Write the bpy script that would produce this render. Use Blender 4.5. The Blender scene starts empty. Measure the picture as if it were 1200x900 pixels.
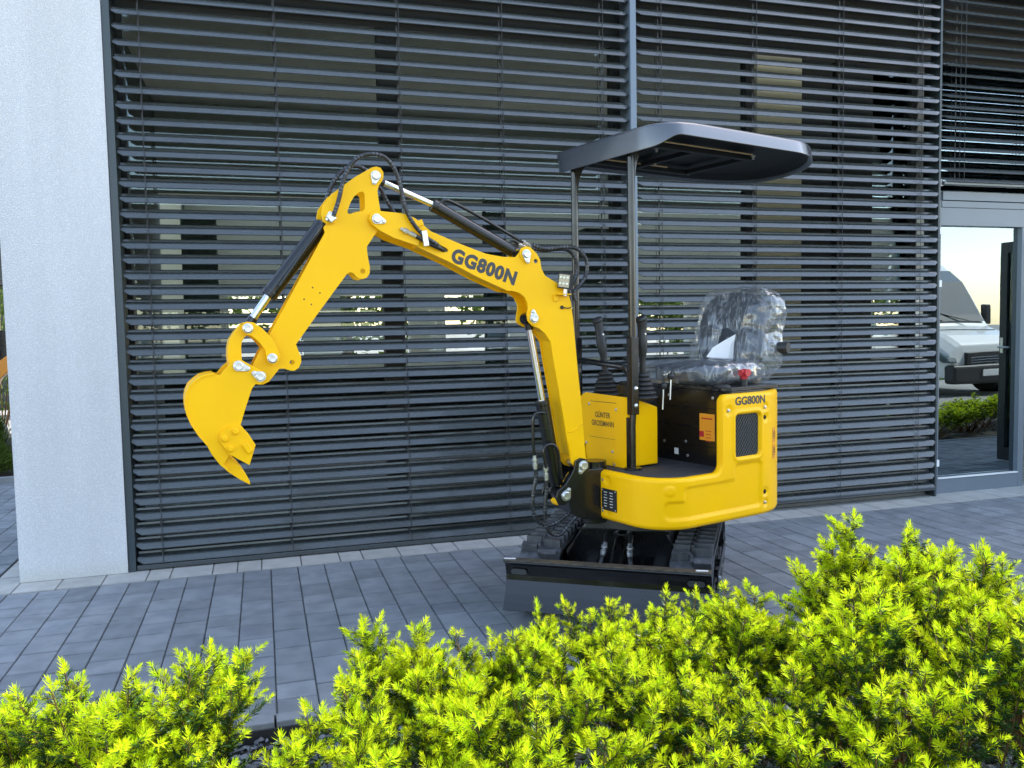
import bpy, bmesh, math, random
import numpy as np
from mathutils import Vector, Matrix
from mathutils.geometry import tessellate_polygon
PI = math.pi
sc = bpy.context.scene
col = sc.collection

# ------------------------------------------------------------------ camera
YAW, PITCH, ROLL, FPX = 0.29266897, 0.0646809790, -0.0190176478, 970.689313
def camera():
    cy, sy = math.cos(YAW), math.sin(YAW); cp, sp = math.cos(PITCH), math.sin(PITCH)
    F = Vector((sy*cp, cy*cp, -sp)); R0 = Vector((cy, -sy, 0)); U0 = R0.cross(F)
    cr, sr = math.cos(ROLL), math.sin(ROLL)
    R = R0*cr + U0*sr; U = -R0*sr + U0*cr
    cd = bpy.data.cameras.new('camera'); cd.sensor_width = 36; cd.lens = FPX*36/1200
    cd.clip_start = 0.02; cd.clip_end = 3000
    co = bpy.data.objects.new('camera', cd); col.objects.link(co)
    m = Matrix((( R.x, U.x, -F.x, 0), (R.y, U.y, -F.y, 0), (R.z, U.z, -F.z, 1.2), (0, 0, 0, 1)))
    co.matrix_world = m
    sc.camera = co
camera()

# ------------------------------------------------------------------ light
SUN_EL = math.radians(53)
SUN_DIR = Vector((math.cos(SUN_EL)*math.sin(math.radians(74)), math.cos(SUN_EL)*math.cos(math.radians(74)), math.sin(SUN_EL)))  # towards the sun
w = bpy.data.worlds.new('World'); sc.world = w; w.use_nodes = True
nt = w.node_tree; bg = nt.nodes['Background']
sky = nt.nodes.new('ShaderNodeTexSky'); sky.sky_type = 'NISHITA'; sky.sun_disc = False
sky.sun_elevation = SUN_EL; sky.sun_rotation = math.radians(74); sky.altitude = 100
sky.air_density = 1.0; sky.dust_density = 0.7; sky.ozone_density = 0.7
wb = nt.nodes.new('ShaderNodeMix'); wb.data_type = 'RGBA'; wb.blend_type = 'MULTIPLY'; wb.inputs[0].default_value = 1; wb.inputs[7].default_value = (1.14, 1.0, 0.865, 1)   # the camera's white balance, over the whole sky
nt.links.new(sky.outputs[0], wb.inputs[6]); nt.links.new(wb.outputs[2], bg.inputs[0]); bg.inputs[1].default_value = 0.15
sd = bpy.data.lights.new('sun', 'SUN'); sd.energy = 2.2; sd.angle = math.radians(0.6); sd.color = (1, 0.95, 0.86)
so = bpy.data.objects.new('sun', sd); col.objects.link(so)
so.rotation_euler = SUN_DIR.to_track_quat('Z', 'Y').to_euler()
sc.view_settings.view_transform = 'Standard'; sc.view_settings.look = 'None'; sc.view_settings.gamma = 1
sc.view_settings.use_curve_mapping = False
sc.view_settings.exposure = 2.28
sc.render.engine = 'CYCLES'
sc.cycles.max_bounces = 8; sc.cycles.transparent_max_bounces = 24
sc.render.resolution_x = 1024; sc.render.resolution_y = 768

# ------------------------------------------------------------------ materials
def mat(name, rgb, rough=0.5, metal=0.0, spec=0.5, coat=0.0, noise=0.0, nscale=8.0, bump=0.0, bscale=60.0, bdist=0.002,
        tint=False, coords='Position', rgb2=None, detail=4.0, nlo=0.35, nhi=0.65, rnoise=0.0, stretch=None):
    m = bpy.data.materials.new(name); m.use_nodes = True
    t = m.node_tree; b = t.nodes['Principled BSDF']
    b.inputs['Base Color'].default_value = (*rgb, 1); b.inputs['Roughness'].default_value = rough
    b.inputs['Metallic'].default_value = metal; b.inputs['Specular IOR Level'].default_value = spec
    b.inputs['Coat Weight'].default_value = coat; b.inputs['Coat Roughness'].default_value = 0.08
    def vec(scale):
        if coords == 'Position':
            g = t.nodes.new('ShaderNodeNewGeometry'); o = g.outputs['Position']
        else:
            g = t.nodes.new('ShaderNodeTexCoord'); o = g.outputs['Object']
        if stretch:
            mp = t.nodes.new('ShaderNodeMapping'); mp.inputs['Scale'].default_value = stretch
            t.links.new(o, mp.inputs[0]); o = mp.outputs[0]
        n = t.nodes.new('ShaderNodeTexNoise'); n.inputs['Scale'].default_value = scale; n.inputs['Detail'].default_value = detail
        t.links.new(o, n.inputs['Vector']); return n.outputs['Fac']
    src = None
    if noise > 0 or rgb2:
        mr = t.nodes.new('ShaderNodeMapRange'); mr.inputs[1].default_value = nlo; mr.inputs[2].default_value = nhi
        t.links.new(vec(nscale), mr.inputs[0])
        mx = t.nodes.new('ShaderNodeMix'); mx.data_type = 'RGBA'
        c2 = rgb2 if rgb2 else tuple(c*(1-noise) for c in rgb)
        mx.inputs[6].default_value = (*rgb, 1); mx.inputs[7].default_value = (*c2, 1)
        t.links.new(mr.outputs[0], mx.inputs[0]); src = mx.outputs[2]
        if rnoise:
            m2 = t.nodes.new('ShaderNodeMapRange'); m2.inputs[3].default_value = rough-rnoise; m2.inputs[4].default_value = rough+rnoise
            t.links.new(mr.outputs[0], m2.inputs[0]); t.links.new(m2.outputs[0], b.inputs['Roughness'])
    if tint:
        a = t.nodes.new('ShaderNodeAttribute'); a.attribute_name = 'tint'
        mu = t.nodes.new('ShaderNodeMix'); mu.data_type = 'RGBA'; mu.blend_type = 'MULTIPLY'; mu.inputs[0].default_value = 1
        if src: t.links.new(src, mu.inputs[6])
        else: mu.inputs[6].default_value = (*rgb, 1)
        t.links.new(a.outputs['Color'], mu.inputs[7]); src = mu.outputs[2]
    if src: t.links.new(src, b.inputs['Base Color'])
    if bump > 0:
        bp = t.nodes.new('ShaderNodeBump'); bp.inputs['Strength'].default_value = bump; bp.inputs['Distance'].default_value = bdist
        t.links.new(vec(bscale), bp.inputs['Height']); t.links.new(bp.outputs[0], b.inputs['Normal'])
    return m

M = {}
M['yellow'] = mat('yellow_paint', (0.93, 0.50, 0.002), 0.34, spec=0.2, coat=0.0, noise=0.05, nscale=5, bump=0.04, bscale=35, bdist=0.002, rnoise=0.06)
M['black'] = mat('black_paint', (0.008, 0.008, 0.009), 0.24, coat=0.25, noise=.3, nscale=12, rnoise=.06, bump=0.03, bscale=40)
M['black_matt'] = mat('black_plastic', (0.018, 0.019, 0.021), 0.5, noise=0.3, nscale=30)
M['rubber'] = mat('track_rubber', (0.045, 0.047, 0.052), 0.62, noise=0.45, nscale=35, rgb2=(0.10, 0.105, 0.115), nlo=.4, nhi=.75, bump=0.3, bscale=150)
M['hose'] = mat('hose_rubber', (0.014, 0.015, 0.018), 0.35)
M['chrome'] = mat('chrome', (0.72, 0.72, 0.74), 0.12, metal=1)
M['steel'] = mat('zinc_steel', (0.62, 0.63, 0.64), 0.3, metal=0.9, bump=0.2, bscale=120, bdist=0.001)
M['headliner'] = mat('headliner', (0.010, 0.012, 0.015), 0.45, spec=0.25)
M['side_wall'] = mat('grey_green_wall', (0.09, 0.11, 0.10), 0.8)
M['room_floor'] = mat('room_floor', (0.2, 0.2, 0.2), 0.5)
M['mat'] = mat('floor_mat', (0.03, 0.031, 0.035), 0.75, bump=0.4, bscale=200)
M['grey_paint'] = mat('grey_frame_paint', (0.045, 0.048, 0.052), 0.4)
M['canopy'] = mat('canopy_plastic', (0.030, 0.036, 0.048), 0.28, spec=0.8, coat=1.0, bump=0.05, bscale=300, bdist=0.0004)
M['hose_light'] = mat('hose_wrap_sheen', (0.10, 0.11, 0.13), 0.3)  # grey base colour paints the wrap's glints onto some segments
M['reflector'] = mat('lamp_reflector', (0.30, 0.29, 0.24), 0.3, metal=0.6)
M['letter'] = mat('letter_print', (0.03, 0.032, 0.04), 0.4)
M['letter_grey'] = mat('faded_print', (0.07, 0.045, 0.012), 0.5)
M['orange_label'] = mat('orange_label', (0.78, 0.30, 0.02), 0.4)
M['white_label'] = mat('white_label', (0.75, 0.75, 0.75), 0.4)
M['red'] = mat('red_plastic', (0.45, 0.02, 0.03), 0.4)
M['wire'] = mat('mesh_wire', (0.22, 0.22, 0.225), 0.4, metal=0.3)
M['seat'] = mat('seat_vinyl', (0.018, 0.024, 0.038), 0.5)
M['paper'] = mat('paper', (0.8, 0.8, 0.82), 0.6)
M['lens'] = mat('lamp_lens', (0.75, 0.73, 0.6), 0.1, coat=1)
M['slat'] = mat('slat_paint', (0.058, 0.069, 0.073), 0.27, coat=0.45, noise=0.22, nscale=7, bump=0.05, bscale=90, rnoise=0.05, stretch=(1, 3, 6))
M['rail'] = mat('rail_paint', (0.13, 0.17, 0.22), 0.35, coat=0.2)
M['rail_dark'] = mat('dark_rail_paint', (0.035, 0.05, 0.058), 0.4)
M['cord'] = mat('cord', (0.03, 0.032, 0.036), 0.7)
M['frame'] = mat('door_frame_paint', (0.15, 0.18, 0.215), 0.35, coat=0.1, noise=0.08, nscale=3)
M['wframe'] = mat('window_frame_paint', (0.028, 0.032, 0.036), 0.4)
M['beige'] = mat('beige_panel', (0.78, 0.74, 0.55), 0.7, noise=0.08, nscale=2)
M['pale_int'] = mat('pale_interior', (0.15, 0.19, 0.175), 0.7)
M['room'] = mat('room_wall', (0.62, 0.65, 0.60), 0.9, noise=0.2, nscale=1)
M['concrete'] = mat('light_concrete', (0.40, 0.40, 0.37), 0.85, noise=0.16, nscale=12, bump=0.25, bscale=220, bdist=0.001, tint=True)
M['kerb'] = mat('kerb_concrete', (0.22, 0.235, 0.25), 0.85, noise=0.2, nscale=14, bump=0.25, bscale=220, bdist=0.001)
M['paver'] = mat('grey_paver', (0.215, 0.235, 0.250), 0.8, rgb2=(0.165, 0.182, 0.197), nscale=9, detail=8, nlo=.38, nhi=.62, bump=0.35, bscale=260, bdist=0.001, tint=True, rnoise=0.06)
M['joint'] = mat('joint_sand', (0.085, 0.088, 0.09), 0.95, noise=0.4, nscale=60)
M['asphalt'] = mat('asphalt', (0.27, 0.262, 0.25), 0.9, noise=0.3, nscale=30, bump=0.4, bscale=120)
M['soil'] = mat('bed_soil', (0.02, 0.018, 0.015), 0.95, noise=0.4, nscale=40, bump=0.6, bscale=80, bdist=0.01)
M['stone'] = mat('gravel_stone', (0.10, 0.11, 0.12), 0.6, tint=True)
M['lawn'] = mat('lawn', (0.09, 0.13, 0.03), 0.9, noise=0.4, nscale=10)
M['bark'] = mat('twig_bark', (0.16, 0.085, 0.03), 0.8, noise=0.4, nscale=90)
M['trunk'] = mat('trunk_bark', (0.09, 0.065, 0.045), 0.9, noise=0.4, nscale=10)
M['white_car'] = mat('white_car_paint', (0.75, 0.75, 0.73), 0.25, coat=0.8)
M['car_trim'] = mat('car_trim', (0.025, 0.025, 0.027), 0.5)
M['car_glass'] = mat('car_glass', (0.05, 0.08, 0.08), 0.05, coat=1)
M['tyre'] = mat('tyre', (0.02, 0.02, 0.02), 0.8)
M['orange'] = mat('orange_machine_paint', (0.75, 0.27, 0.015), 0.35, coat=0.4)

def stucco():
    m = mat('white_stucco', (0.70, 0.70, 0.70), 0.92)
    t = m.node_tree; b = t.nodes['Principled BSDF']
    g = t.nodes.new('ShaderNodeNewGeometry')
    n1 = t.nodes.new('ShaderNodeTexNoise'); n1.inputs['Scale'].default_value = 150; n1.inputs['Detail'].default_value = 3
    v = t.nodes.new('ShaderNodeTexVoronoi'); v.inputs['Scale'].default_value = 210
    n2 = t.nodes.new('ShaderNodeTexNoise'); n2.inputs['Scale'].default_value = 1.6; n2.inputs['Detail'].default_value = 5
    for n in (n1, v, n2): t.links.new(g.outputs['Position'], n.inputs['Vector'])
    ad = t.nodes.new('ShaderNodeMath'); ad.operation = 'MULTIPLY_ADD'; ad.inputs[1].default_value = -0.7
    t.links.new(v.outputs['Distance'], ad.inputs[0]); t.links.new(n1.outputs['Fac'], ad.inputs[2])
    bp = t.nodes.new('ShaderNodeBump'); bp.inputs['Strength'].default_value = 0.85; bp.inputs['Distance'].default_value = 0.0028
    t.links.new(ad.outputs[0], bp.inputs['Height']); t.links.new(bp.outputs[0], b.inputs['Normal'])
    mr = t.nodes.new('ShaderNodeMapRange'); mr.inputs[1].default_value = 0.1; mr.inputs[2].default_value = 0.6
    t.links.new(ad.outputs[0], mr.inputs[0])
    mx = t.nodes.new('ShaderNodeMix'); mx.data_type = 'RGBA'
    mx.inputs[6].default_value = (0.55, 0.555, 0.57, 1); mx.inputs[7].default_value = (0.78, 0.78, 0.785, 1)
    t.links.new(mr.outputs[0], mx.inputs[0])
    # splash dirt along the base of the wall
    sx = t.nodes.new('ShaderNodeSeparateXYZ'); t.links.new(g.outputs['Position'], sx.inputs[0])
    h = t.nodes.new('ShaderNodeMath'); h.operation = 'MULTIPLY_ADD'; h.inputs[1].default_value = -0.12
    t.links.new(n2.outputs['Fac'], h.inputs[0]); t.links.new(sx.outputs['Z'], h.inputs[2])
    r2 = t.nodes.new('ShaderNodeMapRange'); r2.inputs[1].default_value = -0.06; r2.inputs[2].default_value = 0.05
    r2.inputs[3].default_value = 0.55; r2.inputs[4].default_value = 0.0
    t.links.new(h.outputs[0], r2.inputs[0])
    m2 = t.nodes.new('ShaderNodeMix'); m2.data_type = 'RGBA'; m2.inputs[7].default_value = (0.42, 0.43, 0.36, 1)
    t.links.new(r2.outputs[0], m2.inputs[0]); t.links.new(mx.outputs[2], m2.inputs[6])
    mp = t.nodes.new('ShaderNodeMapping'); mp.inputs['Scale'].default_value = (5, 5, .35); t.links.new(g.outputs['Position'], mp.inputs[0])
    n3 = t.nodes.new('ShaderNodeTexNoise'); n3.inputs['Scale'].default_value = 1.5; n3.inputs['Detail'].default_value = 6; t.links.new(mp.outputs[0], n3.inputs['Vector'])
    r3 = t.nodes.new('ShaderNodeMapRange'); r3.inputs[1].default_value = .35; r3.inputs[2].default_value = .7; r3.inputs[3].default_value = 1.0; r3.inputs[4].default_value = .90; t.links.new(n3.outputs['Fac'], r3.inputs[0])
    m3 = t.nodes.new('ShaderNodeMix'); m3.data_type = 'RGBA'; m3.blend_type = 'MULTIPLY'; m3.inputs[0].default_value = 1
    t.links.new(m2.outputs[2], m3.inputs[6]); t.links.new(r3.outputs[0], m3.inputs[7]); t.links.new(m3.outputs[2], b.inputs['Base Color'])
    return m
M['stucco'] = stucco()

def glass(name, refl, tint, ior=1.9):
    m = bpy.data.materials.new(name); m.use_nodes = True; t = m.node_tree
    t.nodes.remove(t.nodes['Principled BSDF']); out = t.nodes['Material Output']
    tr = t.nodes.new('ShaderNodeBsdfTransparent'); tr.inputs[0].default_value = (*tint, 1)
    gl = t.nodes.new('ShaderNodeBsdfGlossy'); gl.inputs['Roughness'].default_value = 0.0; gl.inputs['Color'].default_value = (0.78, 0.94, 1.0, 1)
    g = t.nodes.new('ShaderNodeNewGeometry')
    n = t.nodes.new('ShaderNodeTexNoise'); n.inputs['Scale'].default_value = 1.3; n.inputs['Detail'].default_value = 1
    t.links.new(g.outputs['Position'], n.inputs['Vector'])
    bp = t.nodes.new('ShaderNodeBump'); bp.inputs['Strength'].default_value = 0.25; bp.inputs['Distance'].default_value = 0.006
    t.links.new(n.outputs['Fac'], bp.inputs['Height']); t.links.new(bp.outputs[0], gl.inputs['Normal'])
    fr = t.nodes.new('ShaderNodeFresnel'); fr.inputs['IOR'].default_value = ior
    ad = t.nodes.new('ShaderNodeMath'); ad.operation = 'ADD'; ad.inputs[1].default_value = refl; ad.use_clamp = True
    t.links.new(fr.outputs[0], ad.inputs[0])
    mx = t.nodes.new('ShaderNodeMixShader'); t.links.new(ad.outputs[0], mx.inputs[0])
    t.links.new(tr.outputs[0], mx.inputs[1]); t.links.new(gl.outputs[0], mx.inputs[2]); t.links.new(mx.outputs[0], out.inputs[0])
    return m
M['glass'] = glass('window_glass', 0.02, (0.82, 0.85, 0.83), 1.5)
M['door_glass'] = glass('door_glass', 0.18, (0.55, 0.62, 0.62), 1.9)

def film():
    m = bpy.data.materials.new('clear_plastic_film'); m.use_nodes = True; t = m.node_tree
    t.nodes.remove(t.nodes['Principled BSDF']); out = t.nodes['Material Output']
    tr = t.nodes.new('ShaderNodeBsdfTransparent'); tr.inputs[0].default_value = (0.95, 0.96, 0.97, 1)
    gl = t.nodes.new('ShaderNodeBsdfGlossy'); gl.inputs['Roughness'].default_value = 0.08
    df = t.nodes.new('ShaderNodeBsdfDiffuse'); df.inputs['Color'].default_value = (0.78, 0.82, 0.86, 1)
    g = t.nodes.new('ShaderNodeNewGeometry')
    n = t.nodes.new('ShaderNodeTexNoise'); n.inputs['Scale'].default_value = 11; n.inputs['Detail'].default_value = 2.5; n.inputs['Distortion'].default_value = 1.1
    mp = t.nodes.new('ShaderNodeMapping'); mp.inputs['Scale'].default_value = (2.2, 2.2, .6); mp.inputs['Rotation'].default_value = (0.45, 0.75, 0.2)
    t.links.new(g.outputs['Position'], mp.inputs[0]); t.links.new(mp.outputs[0], n.inputs['Vector'])
    bp = t.nodes.new('ShaderNodeBump'); bp.inputs['Strength'].default_value = 0.5; bp.inputs['Distance'].default_value = 0.008
    t.links.new(n.outputs['Fac'], bp.inputs['Height']); t.links.new(bp.outputs[0], gl.inputs['Normal'])
    lw = t.nodes.new('ShaderNodeLayerWeight'); lw.inputs['Blend'].default_value = 0.28; t.links.new(bp.outputs[0], lw.inputs['Normal'])
    mr = t.nodes.new('ShaderNodeMapRange'); mr.inputs[3].default_value = 0.04; mr.inputs[4].default_value = 0.60
    t.links.new(lw.outputs['Facing'], mr.inputs[0])
    wr = t.nodes.new('ShaderNodeMapRange'); wr.inputs[1].default_value = 0.0; wr.inputs[2].default_value = 0.035; wr.inputs[3].default_value = 0.26; wr.inputs[4].default_value = 0.07
    rs = t.nodes.new('ShaderNodeMath'); rs.operation = 'SUBTRACT'; rs.inputs[1].default_value = 0.5; t.links.new(n.outputs['Fac'], rs.inputs[0]); ra = t.nodes.new('ShaderNodeMath'); ra.operation = 'ABSOLUTE'; t.links.new(rs.outputs[0], ra.inputs[0]); t.links.new(ra.outputs[0], wr.inputs[0])
    m1 = t.nodes.new('ShaderNodeMixShader'); t.links.new(wr.outputs[0], m1.inputs[0]); t.links.new(tr.outputs[0], m1.inputs[1]); t.links.new(df.outputs[0], m1.inputs[2])
    m2 = t.nodes.new('ShaderNodeMixShader'); t.links.new(mr.outputs[0], m2.inputs[0]); t.links.new(m1.outputs[0], m2.inputs[1]); t.links.new(gl.outputs[0], m2.inputs[2])
    t.links.new(m2.outputs[0], out.inputs[0])
    return m
M['film'] = film()

def leafmat(name, rgb, trans=0.35, rough=0.6):
    m = bpy.data.materials.new(name); m.use_nodes = True; t = m.node_tree
    b = t.nodes['Principled BSDF']; out = t.nodes['Material Output']
    a = t.nodes.new('ShaderNodeAttribute'); a.attribute_name = 'tint'
    mu = t.nodes.new('ShaderNodeMix'); mu.data_type = 'RGBA'; mu.blend_type = 'MULTIPLY'; mu.inputs[0].default_value = 1
    mu.inputs[6].default_value = (*rgb, 1); t.links.new(a.outputs['Color'], mu.inputs[7])
    t.links.new(mu.outputs[2], b.inputs['Base Color']); b.inputs['Roughness'].default_value = rough
    b.inputs['Specular IOR Level'].default_value = 0.12
    tl = t.nodes.new('ShaderNodeBsdfTranslucent'); t.links.new(mu.outputs[2], tl.inputs[0])
    mx = t.nodes.new('ShaderNodeMixShader'); mx.inputs[0].default_value = trans
    t.links.new(b.outputs[0], mx.inputs[1]); t.links.new(tl.outputs[0], mx.inputs[2]); t.links.new(mx.outputs[0], out.inputs[0])
    return m
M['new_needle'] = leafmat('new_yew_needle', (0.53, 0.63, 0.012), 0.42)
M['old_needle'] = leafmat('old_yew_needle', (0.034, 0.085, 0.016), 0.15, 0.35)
M['leaf'] = leafmat('tree_leaf', (0.09, 0.14, 0.025), 0.3)

# ------------------------------------------------------------------ mesh helpers
class MB:
    def __init__(s): s.v = []; s.f = []; s.m = []; s.sm = []
    def add(s, vs, fs, mi=0, smooth=False):
        o = len(s.v); s.v += [tuple(v) for v in vs]
        for f in fs: s.f.append([i+o for i in f]); s.m.append(mi); s.sm.append(smooth)
    def box(s, c, d, rot=None, mi=0):
        c = Vector(c); hx, hy, hz = d[0]/2, d[1]/2, d[2]/2
        P = [Vector((x, y, z)) for x in (-hx, hx) for y in (-hy, hy) for z in (-hz, hz)]
        if rot is not None: P = [rot @ p for p in P]
        s.add([p+c for p in P], [(0, 1, 3, 2), (4, 6, 7, 5), (0, 4, 5, 1), (2, 3, 7, 6), (0, 2, 6, 4), (1, 5, 7, 3)], mi); return s
    def box2(s, a, b, mi=0):
        return s.box([(a[i]+b[i])/2 for i in range(3)], [abs(b[i]-a[i]) for i in range(3)], None, mi)
    def prism(s, loops, org, ax, ay, n, t0, t1, mi=0):
        """loops: outer outline and holes in 2D, extruded along n from t0 to t1"""
        if not isinstance(loops[0][0], (tuple, list)): loops = [loops]
        org, ax, ay, n = map(Vector, (org, ax, ay, n))
        flat = [p for l in loops for p in l]; N = len(flat)
        tris = tessellate_polygon([[Vector((p[0], p[1], 0)) for p in l] for l in loops])
        V = [org+ax*p[0]+ay*p[1]+n*t0 for p in flat]+[org+ax*p[0]+ay*p[1]+n*t1 for p in flat]
        F = [tuple(t) for t in tris]+[tuple(i+N for i in reversed(t)) for t in tris]
        o = 0
        for l in loops:
            k = len(l)
            for i in range(k): j = (i+1) % k; F.append((o+i, o+j, o+j+N, o+i+N))
            o += k
        s.add(V, F, mi); return s
    def tube(s, pts, r, seg=8, mi=0, caps=True, ring=0.0):
        pts = [Vector(p) for p in pts]; n = len(pts); V = []; up = None
        for i, p in enumerate(pts):
            t = (pts[min(i+1, n-1)]-pts[max(i-1, 0)]).normalized()
            if up is None: up = t.orthogonal().normalized()
            up = (up-t*up.dot(t)).normalized(); bi = t.cross(up)
            rr = r[i] if isinstance(r, (list, tuple)) else r
            if ring: rr *= 1-ring*(i % 2)
            for k in range(seg): a = 2*PI*k/seg; V.append(p+(up*math.cos(a)+bi*math.sin(a))*rr)
        F = [(i*seg+k, i*seg+(k+1) % seg, (i+1)*seg+(k+1) % seg, (i+1)*seg+k) for i in range(n-1) for k in range(seg)]
        s.add(V, F, mi, True)
        if ring:
            for q in range(n-1):
                if q % 4 == 1:
                    for k in range(seg//2): s.m[len(s.m)-len(F)+q*seg+(k+q//2) % seg] = 1
        if caps:
            s.add(V[:seg], [tuple(reversed(range(seg)))], mi); s.add(V[-seg:], [tuple(range(seg))], mi)
        return s
    def cyl(s, p0, p1, r0, r1=None, seg=20, mi=0): return s.tube([p0, p1], [r0, r0 if r1 is None else r1], seg, mi)
    def disc_stack(s, c, n, prof, seg=20, mi=0):
        """lathe along axis n: prof = [(radius, height)]"""
        n = Vector(n).normalized(); c = Vector(c)
        return s.tube([c+n*(h+i*1e-5) for i, (r, h) in enumerate(prof)], [r for r, h in prof], seg, mi) if False else s._lathe(c, n, prof, seg, mi)
    def _lathe(s, c, n, prof, seg, mi):
        n = n.normalized(); u = n.orthogonal().normalized(); v = n.cross(u); V = []
        for r, h in prof:
            for k in range(seg): a = 2*PI*k/seg; V.append(c+n*h+(u*math.cos(a)+v*math.sin(a))*r)
        m = len(prof)
        F = [(i*seg+k, i*seg+(k+1) % seg, (i+1)*seg+(k+1) % seg, (i+1)*seg+k) for i in range(m-1) for k in range(seg)]
        F += [tuple(reversed(range(seg))), tuple((m-1)*seg+k for k in range(seg))]
        s.add(V, F, mi, False); return s
    def grid(s, P, mi=0, smooth=True, closeu=False):
        nu, nv = len(P), len(P[0]); V = [p for row in P for p in row]
        F = [(i*nv+j, i*nv+j+1, ((i+1) % nu)*nv+j+1, ((i+1) % nu)*nv+j) for i in range(nu if closeu else nu-1) for j in range(nv-1)]
        s.add(V, F, mi, smooth); return s
    def mesh(s, name, mats, org=(0, 0, 0)):
        me = bpy.data.meshes.new(name)
        ox, oy, oz = org
        me.from_pydata([(v[0]-ox, v[1]-oy, v[2]-oz) for v in s.v], [], s.f)
        for m_ in mats: me.materials.append(m_)
        me.polygons.foreach_set('material_index', s.m); me.polygons.foreach_set('use_smooth', s.sm)
        me.update()
        bm = bmesh.new(); bm.from_mesh(me); bmesh.ops.recalc_face_normals(bm, faces=bm.faces); bm.to_mesh(me); bm.free()
        return me
ORG = {}
def worg(o):
    return ORG.get(o.name, Vector((0, 0, 0))) if o else Vector((0, 0, 0))
def obj(name, mb, mats, parent=None, org=None, bevel=0, seg=2, ang=35, me=None, **tags):
    """link one mesh object; vertices are given in world coordinates, org is where its origin goes"""
    if not isinstance(mats, (list, tuple)): mats = [mats]
    mats = [M[m] if isinstance(m, str) else m for m in mats]
    po = worg(parent)
    o0 = Vector(org) if org is not None else po.copy()
    if me is None: me = mb.mesh(name, mats, o0)
    o = bpy.data.objects.new(name, me); col.objects.link(o)
    if parent: o.parent = parent
    o.location = o0-po; ORG[o.name] = o0
    if bevel:
        b = o.modifiers.new('bevel', 'BEVEL'); b.width = bevel; b.segments = seg; b.limit_method = 'ANGLE'; b.angle_limit = math.radians(ang); b.harden_normals = False
    tag(o, **tags); return o
def tag(o, label=None, category=None, group=None, kind=None):
    for k, v in (('label', label), ('category', category), ('group', group), ('kind', kind)):
        if v: o[k] = v
def thing(name, loc, label, category, group=None, rz=0):
    o = bpy.data.objects.new(name, None); col.objects.link(o); o.location = loc; o.empty_display_size = 0.1
    o.rotation_euler.z = rz; ORG[o.name] = Vector(loc); tag(o, label, category, group); return o
def copy(o, parent, loc=None, rot=None):
    c = o.copy(); col.objects.link(c); c.parent = parent
    if loc is not None: c.location = loc
    if rot is not None: c.rotation_euler = rot
    ORG[c.name] = worg(parent)+Vector(c.location) if parent else Vector(c.location)
    return c
def smooth_path(pts, step=0.01):
    pts = [Vector(p) for p in pts]; P = [pts[0]*2-pts[1]]+pts+[pts[-1]*2-pts[-2]]; out = []
    for i in range(1, len(P)-2):
        a, b, c, d = P[i-1:i+3]; n = max(2, int((c-b).length/step))
        for k in range(n):
            t = k/n
            out.append(0.5*((2*b)+(c-a)*t+(2*a-5*b+4*c-d)*t*t+(3*b-a-3*c+d)*t**3))
    out.append(pts[-1]); return out
def rounded(x0, x1, y0, y1, r, n=5):
    out = []
    for cx, cy, a0 in ((x1-r, y1-r, 0), (x0+r, y1-r, 90), (x0+r, y0+r, 180), (x1-r, y0+r, 270)):
        for k in range(n+1): a = math.radians(a0+90*k/n); out.append((cx+r*math.cos(a), cy+r*math.sin(a)))
    return out
def circle2(cx, cy, r, n=14): return [(cx+r*math.cos(2*PI*k/n), cy+r*math.sin(2*PI*k/n)) for k in range(n)]
def tint_attr(me, cols_per_face):
    a = me.color_attributes.new('tint', 'FLOAT_COLOR', 'CORNER')
    lt = np.empty(len(me.polygons), np.int32); me.polygons.foreach_get('loop_total', lt)
    a.data.foreach_set('color', np.repeat(np.asarray(cols_per_face, np.float32), lt, axis=0).ravel())
def text_mb(txt, height, org, ax, ay, n, depth=0.001, bold=0.0, shear=0.0, space=1.0, proud=0.0006, squash=1.0):
    cu = bpy.data.curves.new('lettering', 'FONT'); cu.body = txt; cu.size = height/0.70; cu.offset = bold; cu.extrude = depth/2; cu.shear = shear; cu.space_character = space
    to = bpy.data.objects.new('lettering', cu); me = to.to_mesh()
    mb = MB(); org, ax, ay, n = map(Vector, (org, ax, ay, n))
    V = [org+ax*v.co.x*squash+ay*v.co.y+n*(v.co.z+depth/2+proud) for v in me.vertices]
    mb.add(V, [tuple(p.vertices) for p in me.polygons]); to.to_mesh_clear()
    bpy.data.objects.remove(to); bpy.data.curves.remove(cu); return mb
rnd = random.Random(7)
# ================================================================== ground and paving
FY = 4.62            # facade plane
mb = MB(); mb.box2((-400, -400, -0.5), (400, 400, -0.11)); obj('ground', mb, 'asphalt', kind='structure')
mb = MB(); mb.box2((-12, -0.2, -0.105), (14, 2.591, -0.052)); obj('planting_bed', mb, 'soil', kind='structure')
mb = MB(); mb.box2((-40, -9, -0.104), (60, -6, -0.075)); obj('lawn', mb, 'lawn', kind='structure')
mb = MB(); mb.box2((-40, -30, -0.104), (60, -16, -0.06)); obj('lawn', mb, 'lawn', kind='structure')

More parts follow.
